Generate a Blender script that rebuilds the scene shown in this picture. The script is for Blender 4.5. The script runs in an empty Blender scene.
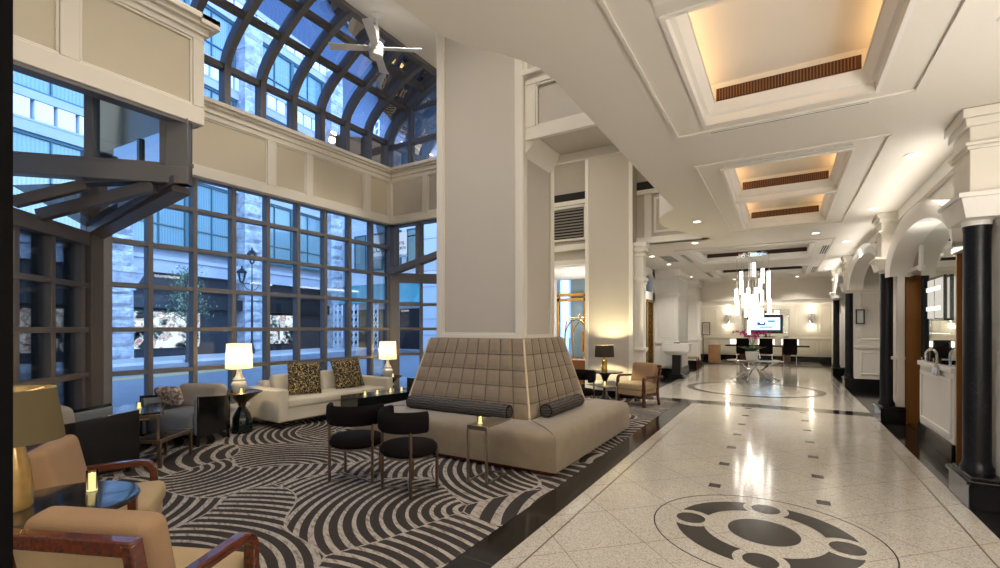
import bpy, bmesh, math, random
from mathutils import Vector, Matrix
random.seed(7)
PI = math.pi
SC = bpy.context.scene
COL = SC.collection
def R(a): return math.radians(a)

# ------------------------------------------------------------------ mesh builder
class MB:
    def __init__(self): self.v = []; self.f = []; self.M = Matrix.Identity(4)
    def add(self, vs, fs):
        n = len(self.v)
        self.v += [tuple(self.M @ Vector(p)) for p in vs]
        self.f += [tuple(i + n for i in q) for q in fs]
        return self
    def at(self, loc=(0, 0, 0), rz=0, rx=0, ry=0):
        self.M = Matrix.Translation(loc) @ Matrix.Rotation(rz, 4, 'Z') @ Matrix.Rotation(ry, 4, 'Y') @ Matrix.Rotation(rx, 4, 'X')
        return self
    def box(self, x0, x1, y0, y1, z0, z1):
        return self.add([(x0,y0,z0),(x1,y0,z0),(x1,y1,z0),(x0,y1,z0),(x0,y0,z1),(x1,y0,z1),(x1,y1,z1),(x0,y1,z1)],
                        [(0,3,2,1),(4,5,6,7),(0,1,5,4),(1,2,6,5),(2,3,7,6),(3,0,4,7)])
    def frustum(self, a, b):   # a, b: (x0,x1,y0,y1,z)
        x0,x1,y0,y1,z0 = a; X0,X1,Y0,Y1,z1 = b
        return self.add([(x0,y0,z0),(x1,y0,z0),(x1,y1,z0),(x0,y1,z0),(X0,Y0,z1),(X1,Y0,z1),(X1,Y1,z1),(X0,Y1,z1)],
                        [(0,3,2,1),(4,5,6,7),(0,1,5,4),(1,2,6,5),(2,3,7,6),(3,0,4,7)])
    def bar(self, p, q, w, h=None, up=(0, 0, 1)):
        h = h or w; p = Vector(p); q = Vector(q); d = (q - p).normalized(); u = Vector(up)
        s = d.cross(u)
        if s.length < 1e-4: s = d.cross(Vector((0, 1, 0)))
        s.normalize(); u = s.cross(d)
        vs = []
        for c in (p, q):
            for a, b in ((-1,-1),(1,-1),(1,1),(-1,1)): vs.append(tuple(c + s*a*w/2 + u*b*h/2))
        return self.add(vs, [(3,2,1,0),(4,5,6,7),(0,1,5,4),(1,2,6,5),(2,3,7,6),(3,0,4,7)])
    def prism(self, poly, z0, z1):
        n = len(poly)
        vs = [(x,y,z0) for x,y in poly] + [(x,y,z1) for x,y in poly]
        fs = [tuple(range(n-1,-1,-1)), tuple(range(n,2*n))] + [(i,(i+1)%n,n+(i+1)%n,n+i) for i in range(n)]
        return self.add(vs, fs)
    def lathe(self, prof, cx=0, cy=0, n=28, a0=0, a1=2*PI):
        full = abs(a1-a0-2*PI) < 1e-6
        m = n if full else n+1
        vs = []
        for r, z in prof:
            for i in range(m):
                a = a0+(a1-a0)*i/n
                vs.append((cx+r*math.cos(a), cy+r*math.sin(a), z))
        fs = []
        for k in range(len(prof)-1):
            for i in range(n):
                j = (i+1) % m
                fs.append((k*m+i, k*m+j, (k+1)*m+j, (k+1)*m+i))
        if full:
            if prof[0][0] > 1e-4: fs.append(tuple(range(m-1,-1,-1)))
            if prof[-1][0] > 1e-4: fs.append(tuple(range((len(prof)-1)*m, len(prof)*m)))
        return self.add(vs, fs)
    def cyl(self, cx, cy, z0, z1, r, r1=None, n=20):
        return self.lathe([(r,z0),(r if r1 is None else r1,z1)], cx, cy, n)
    def tube(self, pts, r, n=8, closed=False):
        pts = [Vector(p) for p in pts]; m = len(pts); vs = []
        ref = Vector((0.12,0.31,0.94)).normalized()
        for i, p in enumerate(pts):
            if closed: d = pts[(i+1)%m]-pts[i-1]
            else: d = pts[min(i+1,m-1)]-pts[max(i-1,0)]
            d.normalize(); s = d.cross(ref)
            if s.length < 1e-3: s = d.cross(Vector((1,0,0)))
            s.normalize(); u = s.cross(d)
            rr = r[i] if isinstance(r,(list,tuple)) else r
            for k in range(n):
                a = 2*PI*k/n; vs.append(tuple(p+s*rr*math.cos(a)+u*rr*math.sin(a)))
        fs = []
        for i in range(m if closed else m-1):
            j = (i+1)%m
            for k in range(n):
                l = (k+1)%n; fs.append((i*n+k,i*n+l,j*n+l,j*n+k))
        if not closed: fs += [tuple(range(n-1,-1,-1)), tuple(range((m-1)*n,m*n))]
        return self.add(vs, fs)
    def sweep(self, pts, w, h, side=(1,0,0), closed=False):   # rectangle w (along side) x h swept along a path lying normal to side
        pts = [Vector(p) for p in pts]; s = Vector(side).normalized(); m = len(pts); vs = []
        for i, p in enumerate(pts):
            a = (p-pts[i-1]).normalized() if (i > 0 or closed) else None
            b = (pts[(i+1)%m]-p).normalized() if (i < m-1 or closed) else None
            d = ((a or b)+(b or a)).normalized(); nn = s.cross(d).normalized()
            k = 1.0
            if a and b:
                c = max(0.35, math.sqrt(max(0,(1+a.dot(b))/2))); k = 1/c
            for e, g in ((-1,-1),(1,-1),(1,1),(-1,1)): vs.append(tuple(p+s*e*w/2+nn*g*h/2*k))
        fs = []
        for i in range(m if closed else m-1):
            j = (i+1)%m
            for q in range(4):
                l = (q+1)%4; fs.append((i*4+q,i*4+l,j*4+l,j*4+q))
        if not closed: fs += [(3,2,1,0), tuple((m-1)*4+q for q in range(4))]
        return self.add(vs, fs)
    def puff(self, c, w, d, h, r=.05, bulge=.02, n=10, side=0.0):
        # rounded cushion: box of size w,d,h about c, corner radius r, crowned top and bottom
        H = (w/2,d/2,h/2); vs = {}; V = []; F = []
        def vid(p):
            k = tuple(round(x,5) for x in p)
            if k not in vs:
                vs[k] = len(V); q = []
                P = [p[i]*H[i] for i in range(3)]
                I = [max(-H[i]+r, min(H[i]-r, P[i])) if H[i] > r else 0 for i in range(3)]
                D = Vector([P[i]-I[i] for i in range(3)])
                if D.length > 1e-9:
                    D = D.normalized()*r
                Q = [I[i]+D[i] for i in range(3)]
                b = (1-p[0]**2)*(1-p[1]**2)
                Q[2] += math.copysign(1,p[2])*bulge*b*abs(p[2])
                if side:
                    Q[0] *= 1-side*abs(p[1])**2*.5; Q[1] *= 1-side*abs(p[0])**2*.5
                V.append((c[0]+Q[0],c[1]+Q[1],c[2]+Q[2]))
            return vs[k]
        T = [-1+2*i/n for i in range(n+1)]
        # crowd samples toward edges
        T = [math.copysign(abs(t)**.6, t) if t else 0 for t in T]
        for ax in range(3):
            for sg in (-1,1):
                for i in range(n):
                    for j in range(n):
                        q = []
                        for a,b in ((T[i],T[j]),(T[i+1],T[j]),(T[i+1],T[j+1]),(T[i],T[j+1])):
                            p = [0,0,0]; p[ax] = sg; p[(ax+1)%3] = a; p[(ax+2)%3] = b; q.append(vid(tuple(p)))
                        F.append(tuple(q) if sg > 0 else tuple(reversed(q)))
        return self.add(V, F)
    def build(self, name, m, parent=None, bevel=0, smooth=True, seg=2, ang=35, recalc=True):
        me = bpy.data.meshes.new(name)
        me.from_pydata(self.v, [], self.f)
        if recalc:
            bm = bmesh.new(); bm.from_mesh(me)
            bmesh.ops.recalc_face_normals(bm, faces=bm.faces); bm.to_mesh(me); bm.free()
        if smooth:
            for p in me.polygons: p.use_smooth = True
            me.set_sharp_from_angle(angle=R(ang))
        me.materials.append(m)
        o = bpy.data.objects.new(name, me); COL.objects.link(o)
        if parent: o.parent = parent
        if bevel:
            b = o.modifiers.new('bevel','BEVEL'); b.width = bevel; b.segments = seg; b.limit_method = 'ANGLE'; b.angle_limit = R(40)
            b.harden_normals = False
        return o
def tag(o, label, cat, group=None):
    o['label'] = label; o['category'] = cat
    if group: o['group'] = group
    return o
def thing(name, label, cat, loc=(0,0,0), rz=0, group=None):
    o = bpy.data.objects.new(name, None); COL.objects.link(o); o.empty_display_size = .1
    o.location = loc; o.rotation_euler = (0,0,rz)
    return tag(o, label, cat, group)
def struct(name, loc=(0,0,0), rz=0, label=None):
    o = bpy.data.objects.new(name, None); COL.objects.link(o); o.location = loc; o.rotation_euler = (0,0,rz); o['kind'] = 'structure'
    if label: o['label'] = label
    return o
def S(o, label=None):
    o['kind'] = 'structure'
    if label: o['label'] = label
    return o
def dup(root, label, loc=None, rz=None, group=None):
    c = root.copy(); COL.objects.link(c)
    if loc is not None: c.location = loc
    if rz is not None: c.rotation_euler = (0,0,rz)
    c['label'] = label
    if group: c['group'] = group
    for a in list(root.children):
        b = a.copy(); COL.objects.link(b); b.parent = c
        for e in a.children:
            g = e.copy(); COL.objects.link(g); g.parent = b
    return c
KIDS = {}
# ------------------------------------------------------------------ materials
def lin(c):
    def f(x): return x/12.92 if x <= .04045 else ((x+.055)/1.055)**2.4
    return tuple(f(x) for x in c[:3])+(1,)
def newmat(name):
    m = bpy.data.materials.new(name); m.use_nodes = True
    nt = m.node_tree; nt.nodes.clear()
    out = nt.nodes.new('ShaderNodeOutputMaterial')
    return m, nt, out
def N(nt, t, **kw):
    n = nt.nodes.new(t)
    for k, v in kw.items():
        if k == 'inp':
            for a, b in v.items(): n.inputs[a].default_value = b
        else: setattr(n, k, v)
    return n
def mat(name, rgb, rough=.5, metal=0, var=.06, scale=8, bump=0, bscale=60, spec=.5, coat=0, sheen=0):
    m, nt, out = newmat(name); L = nt.links
    p = N(nt,'ShaderNodeBsdfPrincipled'); L.new(p.outputs[0], out.inputs[0])
    c = lin(rgb)
    tc = N(nt,'ShaderNodeTexCoord')
    no = N(nt,'ShaderNodeTexNoise', inp={'Scale':scale,'Detail':4})
    L.new(tc.outputs['Object'], no.inputs['Vector'])
    mx = N(nt,'ShaderNodeMix', data_type='RGBA')
    mx.inputs[6].default_value = tuple(x*(1-var) for x in c[:3])+(1,)
    mx.inputs[7].default_value = tuple(min(1,x*(1+var)) for x in c[:3])+(1,)
    L.new(no.outputs[0], mx.inputs[0]); L.new(mx.outputs[2], p.inputs['Base Color'])
    p.inputs['Roughness'].default_value = rough; p.inputs['Metallic'].default_value = metal
    p.inputs['Specular IOR Level'].default_value = spec
    if coat: p.inputs['Coat Weight'].default_value = coat; p.inputs['Coat Roughness'].default_value = .06
    if sheen: p.inputs['Sheen Weight'].default_value = sheen; p.inputs['Sheen Roughness'].default_value = .4
    if bump:
        nb = N(nt,'ShaderNodeTexNoise', inp={'Scale':bscale,'Detail':3}); L.new(tc.outputs['Object'], nb.inputs['Vector'])
        b = N(nt,'ShaderNodeBump', inp={'Strength':bump,'Distance':.01}); L.new(nb.outputs[0], b.inputs['Height']); L.new(b.outputs[0], p.inputs['Normal'])
    return m
def emit(name, rgb, st, var=0):
    m, nt, out = newmat(name); L = nt.links
    e = N(nt,'ShaderNodeEmission'); e.inputs[0].default_value = lin(rgb); e.inputs[1].default_value = st
    L.new(e.outputs[0], out.inputs[0]); return m
def glass(name, tint=(.85,.92,1), refl=1.0, rough=0.0, f0=.04):
    m, nt, out = newmat(name); L = nt.links
    t = N(nt,'ShaderNodeBsdfTransparent'); t.inputs[0].default_value = tuple(tint)+(1,)
    g = N(nt,'ShaderNodeBsdfGlossy'); g.inputs['Roughness'].default_value = rough
    fr = N(nt,'ShaderNodeFresnel'); fr.inputs[0].default_value = 1.45
    mu = N(nt,'ShaderNodeMath', operation='MULTIPLY'); mu.inputs[1].default_value = refl; L.new(fr.outputs[0], mu.inputs[0])
    mx = N(nt,'ShaderNodeMixShader'); L.new(mu.outputs[0], mx.inputs[0]); L.new(t.outputs[0], mx.inputs[1]); L.new(g.outputs[0], mx.inputs[2])
    L.new(mx.outputs[0], out.inputs[0]); return m
def wood(name, a, b, rough=.25, scale=6, coat=.3, axis='X'):
    m, nt, out = newmat(name); L = nt.links
    p = N(nt,'ShaderNodeBsdfPrincipled'); L.new(p.outputs[0], out.inputs[0])
    tc = N(nt,'ShaderNodeTexCoord'); mp = N(nt,'ShaderNodeMapping'); L.new(tc.outputs['Object'], mp.inputs[0])
    mp.inputs['Scale'].default_value = (1,8,8) if axis == 'X' else (8,1,8)
    no = N(nt,'ShaderNodeTexNoise', inp={'Scale':scale,'Detail':6,'Distortion':.6}); L.new(mp.outputs[0], no.inputs['Vector'])
    cr = N(nt,'ShaderNodeValToRGB'); cr.color_ramp.elements[0].position = .3; cr.color_ramp.elements[1].position = .7
    cr.color_ramp.elements[0].color = lin(a); cr.color_ramp.elements[1].color = lin(b)
    L.new(no.outputs[0], cr.inputs[0]); L.new(cr.outputs[0], p.inputs['Base Color'])
    p.inputs['Roughness'].default_value = rough; p.inputs['Coat Weight'].default_value = coat
    return m
M = {}
M['cream'] = mat('cream paint', (.90,.875,.825), .5, var=.015, scale=2)
M['white'] = mat('white paint', (.92,.905,.875), .45, var=.012, scale=2)
M['ceil'] = mat('ceiling paint', (.90,.875,.83), .7, var=.012, scale=2)
M['beige'] = mat('beige panel paint', (.80,.76,.675), .6, var=.02, scale=3)
M['taupe'] = mat('taupe panel paint', (.77,.74,.695), .6, var=.02, scale=3)
M['frame'] = mat('bronze grey window frame', (.45,.445,.45), .45, .25, var=.04)
M['darkframe'] = mat('dark bronze frame', (.40,.375,.36), .4, .3, var=.04)
M['blackwood'] = mat('black lacquered wood', (.075,.07,.072), .16, var=.1, coat=.4)
M['darkpillar'] = mat('dark pillar stain', (.02,.016,.016), .7, spec=.1, var=.1)
M['black'] = mat('black paint', (.045,.045,.05), .35, var=.1)
M['blackgran'] = mat('polished black granite', (.07,.066,.07), .2, var=.25, scale=40, spec=.35)
M['blackfab'] = mat('black velvet', (.095,.078,.084), .95, var=.2, scale=18, bump=.15, bscale=150, spec=.12)
M['greyfab'] = mat('grey wool', (.60,.57,.54), .9, var=.08, scale=20, bump=.2, bscale=200)
M['bluegrey'] = mat('steel grey upholstery', (.47,.49,.52), .8, var=.1, scale=12, bump=.15, bscale=160)
M['tanfab'] = mat('tan chair fabric', (.69,.60,.46), .85, var=.06, scale=14, bump=.2, bscale=220)
M['tanback'] = mat('camel back fabric', (.60,.48,.36), .85, var=.08, scale=10, bump=.2, bscale=160)
M['sofa'] = mat('ivory sofa fabric', (.86,.83,.76), .85, var=.04, scale=10, bump=.15, bscale=180)
M['velvet'] = mat('taupe crushed velvet', (.555,.49,.40), .6, var=.22, scale=7, bump=.15, bscale=25, sheen=.5)
M['seam'] = mat('dark taupe seam', (.26,.22,.18), .8)
M['tuft'] = mat('taupe tufted velvet', (.575,.51,.425), .65, var=.10, scale=9, bump=.1, bscale=30, sheen=.4)
M['piping'] = mat('ivory piping', (.87,.80,.68), .6)
M['brass'] = mat('brass', (.80,.62,.33), .22, 1, var=.05)
M['bronze'] = mat('brushed bronze', (.56,.39,.20), .4, .35, var=.18, scale=3)
M['chrome'] = mat('polished chrome', (.85,.85,.86), .08, 1, var=.02)
M['antique'] = mat('antique bronze legs', (.52,.44,.36), .3, .9, var=.1)
M['steel'] = mat('satin steel', (.62,.58,.52), .3, .9, var=.05)
M['mahog'] = wood('red mahogany', (.27,.10,.055), (.42,.185,.095), .22, coat=.5, axis='Y')
M['darkwood'] = wood('dark walnut', (.10,.06,.045), (.19,.11,.075), .2, coat=.4)
M['bottle'] = mat('dark green glass', (.03,.10,.085), .06, var=.1, coat=.8)
M['ceramic'] = mat('white glazed ceramic', (.92,.91,.88), .12, var=.01, coat=.5)
M['mirror'] = mat('mirror glass', (.88,.90,.88), .02, 1, var=0)
M['bronzemirror'] = mat('bronze mirror glass', (.72,.60,.50), .03, 1, var=0)
M['grille'] = mat('brown grille', (.27,.15,.09), .6)
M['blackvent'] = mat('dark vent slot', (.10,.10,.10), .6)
M['silver'] = mat('grey vent metal', (.62,.60,.57), .4, .4)
M['fanwhite'] = mat('white fan enamel', (.88,.88,.88), .35, var=.01)
M['winglass'] = glass('window glass', (.82,.92,1.0), .9)
M['skyglass'] = glass('tinted skylight glass', (.62,.76,.98), 1.0)
M['clear'] = glass('clear table glass', (.90,.95,.95), 2.2)
M['leaf'] = mat('leaf green', (.30,.42,.27), .6, var=.3, scale=4)
M['treeleaf'] = mat('pale tree leaf', (.46,.55,.42), .7, var=.3, scale=2)
M['bark'] = mat('bark', (.30,.26,.23), .9, var=.2)
M['orchid'] = mat('magenta petal', (.86,.16,.56), .5, var=.15)
M['asphalt'] = mat('street asphalt', (.50,.52,.55), .45, var=.1, scale=2)
M['sidewalk'] = mat('pale concrete', (.72,.72,.72), .7, var=.1, scale=2)
M['yellowline'] = mat('yellow road paint', (.85,.72,.35), .6)
M['limestone'] = mat('grey limestone', (.62,.62,.64), .85, var=.15, scale=1.2, bump=.3, bscale=8)
M['teal'] = mat('teal window frame', (.22,.36,.38), .5, .2)
M['whitepanel'] = mat('white spandrel', (.86,.87,.88), .6)
M['awning'] = mat('teal awning canvas', (.33,.58,.60), .8)
M['darkshop'] = mat('dark shopfront', (.10,.10,.12), .5)
def rough_stone():
    m, nt, out = newmat('rock faced stone'); L = nt.links
    p = N(nt,'ShaderNodeBsdfPrincipled'); L.new(p.outputs[0], out.inputs[0])
    tc = N(nt,'ShaderNodeTexCoord')
    no = N(nt,'ShaderNodeTexNoise', inp={'Scale':2.2,'Detail':8,'Roughness':.65}); L.new(tc.outputs['Object'], no.inputs['Vector'])
    cr = N(nt,'ShaderNodeValToRGB'); cr.color_ramp.elements[0].position=.3; cr.color_ramp.elements[1].position=.75
    cr.color_ramp.elements[0].color = lin((.50,.50,.52)); cr.color_ramp.elements[1].color = lin((.80,.80,.80))
    L.new(no.outputs[0], cr.inputs[0]); L.new(cr.outputs[0], p.inputs['Base Color']); p.inputs['Roughness'].default_value=.9
    b = N(nt,'ShaderNodeBump', inp={'Strength':1.0,'Distance':.12}); L.new(no.outputs[0], b.inputs['Height']); L.new(b.outputs[0], p.inputs['Normal'])
    return m
M['stone'] = rough_stone()
def curtain_glass():   # upper windows: glass with teal curtains seen through
    m, nt, out = newmat('teal curtained window'); L = nt.links
    p = N(nt,'ShaderNodeBsdfPrincipled'); L.new(p.outputs[0], out.inputs[0])
    tc = N(nt,'ShaderNodeTexCoord')
    w = N(nt,'ShaderNodeTexWave', inp={'Scale':2.2,'Distortion':1.5,'Detail':2}); L.new(tc.outputs['Object'], w.inputs['Vector'])
    cr = N(nt,'ShaderNodeValToRGB'); cr.color_ramp.elements[0].color = lin((.30,.42,.46)); cr.color_ramp.elements[1].color = lin((.37,.50,.53))
    L.new(w.outputs[0], cr.inputs[0]); L.new(cr.outputs[0], p.inputs['Base Color'])
    p.inputs['Roughness'].default_value=.12; p.inputs['Coat Weight'].default_value=.6
    p.inputs['Emission Color'].default_value = lin((.75,.86,.75)); p.inputs['Emission Strength'].default_value = .10
    return m
M['curtain'] = curtain_glass()
def shop_display():
    m, nt, out = newmat('lit shop window display'); L = nt.links
    tc = N(nt,'ShaderNodeTexCoord')
    v = N(nt,'ShaderNodeTexVoronoi', inp={'Scale':2.6}); L.new(tc.outputs['Object'], v.inputs['Vector'])
    no = N(nt,'ShaderNodeTexNoise', inp={'Scale':1.6,'Detail':6,'Distortion':1.2}); L.new(tc.outputs['Object'], no.inputs['Vector'])
    cr = N(nt,'ShaderNodeValToRGB'); e = cr.color_ramp.elements
    e[0].position=.36; e[0].color = lin((.05,.05,.07)); e[1].position=.62; e[1].color = lin((.95,.95,.92))
    a = e.new(.44); a.color = lin((.30,.34,.36)); a = e.new(.49); a.color = lin((.85,.88,.86)); a = e.new(.535); a.color = lin((.72,.30,.34)); a = e.new(.57); a.color = lin((.90,.90,.86))
    L.new(no.outputs[0], cr.inputs[0])
    em = N(nt,'ShaderNodeEmission'); em.inputs[1].default_value = 1.3; L.new(cr.outputs[0], em.inputs[0]); L.new(em.outputs[0], out.inputs[0])
    return m
M['shop'] = shop_display()
def leopard():
    m, nt, out = newmat('black cushion with gold flecks'); L = nt.links
    p = N(nt,'ShaderNodeBsdfPrincipled'); L.new(p.outputs[0], out.inputs[0])
    tc = N(nt,'ShaderNodeTexCoord')
    no = N(nt,'ShaderNodeTexNoise', inp={'Scale':46,'Detail':1,'Distortion':1.2}); L.new(tc.outputs['Object'], no.inputs['Vector'])
    cr = N(nt,'ShaderNodeValToRGB'); cr.color_ramp.interpolation='CONSTANT'; e = cr.color_ramp.elements
    e[0].color = lin((.07,.06,.06)); e[1].position=.575; e[1].color = lin((.78,.68,.44))
    L.new(no.outputs[0], cr.inputs[0]); L.new(cr.outputs[0], p.inputs['Base Color']); p.inputs['Roughness'].default_value=.7
    return m
M['leopard'] = leopard()
def mottled():
    m, nt, out = newmat('mottled taupe pillow'); L = nt.links
    p = N(nt,'ShaderNodeBsdfPrincipled'); L.new(p.outputs[0], out.inputs[0])
    tc = N(nt,'ShaderNodeTexCoord'); no = N(nt,'ShaderNodeTexNoise', inp={'Scale':22,'Detail':3}); L.new(tc.outputs['Object'], no.inputs['Vector'])
    cr = N(nt,'ShaderNodeValToRGB'); cr.color_ramp.elements[0].position=.45; cr.color_ramp.elements[1].position=.55
    cr.color_ramp.elements[0].color = lin((.46,.40,.38)); cr.color_ramp.elements[1].color = lin((.78,.72,.68))
    L.new(no.outputs[0], cr.inputs[0]); L.new(cr.outputs[0], p.inputs['Base Color']); p.inputs['Roughness'].default_value=.8
    return m
M['mottled'] = mottled()
def ribbed():
    m, nt, out = newmat('charcoal ribbed bolster fabric'); L = nt.links
    p = N(nt,'ShaderNodeBsdfPrincipled'); L.new(p.outputs[0], out.inputs[0])
    tc = N(nt,'ShaderNodeTexCoord')
    w = N(nt,'ShaderNodeTexWave', wave_type='BANDS', bands_direction='Z', inp={'Scale':11,'Distortion':6,'Detail':2,'Detail Scale':1.0}); L.new(tc.outputs['Object'], w.inputs['Vector'])
    cr = N(nt,'ShaderNodeValToRGB'); cr.color_ramp.elements[0].color = lin((.15,.14,.135)); cr.color_ramp.elements[1].color = lin((.34,.32,.305))
    L.new(w.outputs[0], cr.inputs[0]); L.new(cr.outputs[0], p.inputs['Base Color']); p.inputs['Roughness'].default_value=.7
    b = N(nt,'ShaderNodeBump', inp={'Strength':.5,'Distance':.01}); L.new(w.outputs[0], b.inputs['Height']); L.new(b.outputs[0], p.inputs['Normal'])
    return m
M['ribbed'] = ribbed()
def marble():
    m, nt, out = newmat('black veined marble'); L = nt.links
    p = N(nt,'ShaderNodeBsdfPrincipled'); L.new(p.outputs[0], out.inputs[0])
    tc = N(nt,'ShaderNodeTexCoord'); no = N(nt,'ShaderNodeTexNoise', inp={'Scale':3.5,'Detail':8,'Distortion':2.2}); L.new(tc.outputs['Object'], no.inputs['Vector'])
    cr = N(nt,'ShaderNodeValToRGB'); e = cr.color_ramp.elements; e[0].position=.492; e[0].color=lin((.045,.05,.065)); e[1].position=.508; e[1].color=lin((.05,.055,.07))
    a = e.new(.5); a.color = lin((.15,.16,.185))
    L.new(no.outputs[0], cr.inputs[0]); L.new(cr.outputs[0], p.inputs['Base Color']); p.inputs['Roughness'].default_value=.34; p.inputs['Specular IOR Level'].default_value=.3
    return m
M['marble'] = marble()
def terrazzo():
    m, nt, out = newmat('terrazzo floor with diagonal joints'); L = nt.links
    p = N(nt,'ShaderNodeBsdfPrincipled'); L.new(p.outputs[0], out.inputs[0])
    tc = N(nt,'ShaderNodeTexCoord')
    v = N(nt,'ShaderNodeTexVoronoi', inp={'Scale':150}); L.new(tc.outputs['Object'], v.inputs['Vector'])
    hs = N(nt,'ShaderNodeSeparateColor'); L.new(v.outputs['Color'], hs.inputs[0])
    cr = N(nt,'ShaderNodeValToRGB'); e = cr.color_ramp.elements
    e[0].position=0; e[0].color=lin((.56,.53,.49)); e[1].position=1; e[1].color=lin((.82,.795,.75))
    a = e.new(.18); a.color = lin((.715,.685,.64)); a = e.new(.8); a.color = lin((.78,.755,.71))
    L.new(hs.outputs[0], cr.inputs[0])
    no = N(nt,'ShaderNodeTexNoise', inp={'Scale':.9,'Detail':4}); L.new(tc.outputs['Object'], no.inputs['Vector'])
    mr = N(nt,'ShaderNodeMapRange', inp={'From Min':.3,'From Max':.7,'To Min':.93,'To Max':1.06}); L.new(no.outputs[0], mr.inputs[0])
    ml = N(nt,'ShaderNodeMix', data_type='RGBA', blend_type='MULTIPLY'); ml.inputs[0].default_value=1; L.new(cr.outputs[0], ml.inputs[6]); L.new(mr.outputs[0], ml.inputs[7])
    mp = N(nt,'ShaderNodeMapping'); mp.inputs['Rotation'].default_value=(0,0,R(45)); L.new(tc.outputs['Object'], mp.inputs[0])
    br = N(nt,'ShaderNodeTexBrick', offset=0, inp={'Scale':1,'Mortar Size':.004,'Mortar Smooth':.2,'Brick Width':.59,'Row Height':.59,'Color1':(1,1,1,1),'Color2':(1,1,1,1),'Mortar':(.62,.57,.5,1)})
    L.new(mp.outputs[0], br.inputs[0])
    m2 = N(nt,'ShaderNodeMix', data_type='RGBA', blend_type='MULTIPLY'); m2.inputs[0].default_value=1; L.new(ml.outputs[2], m2.inputs[6]); L.new(br.outputs[0], m2.inputs[7])
    L.new(m2.outputs[2], p.inputs['Base Color']); p.inputs['Roughness'].default_value=.14; p.inputs['Specular IOR Level'].default_value=.6
    p.inputs['Coat Weight'].default_value=.25; p.inputs['Coat Roughness'].default_value=.06
    return m
M['terrazzo'] = terrazzo()
def granite_tile():
    m, nt, out = newmat('black granite border tile'); L = nt.links
    p = N(nt,'ShaderNodeBsdfPrincipled'); L.new(p.outputs[0], out.inputs[0])
    tc = N(nt,'ShaderNodeTexCoord')
    br = N(nt,'ShaderNodeTexBrick', offset=0, inp={'Scale':1,'Mortar Size':.003,'Brick Width':5,'Row Height':.42,'Color1':lin((.085,.08,.08)),'Color2':lin((.10,.095,.092)),'Mortar':lin((.24,.22,.2))})
    L.new(tc.outputs['Object'], br.inputs[0]); L.new(br.outputs[0], p.inputs['Base Color']); p.inputs['Roughness'].default_value=.10; p.inputs['Specular IOR Level'].default_value=.4
    return m
M['blacktile'] = granite_tile()
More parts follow.
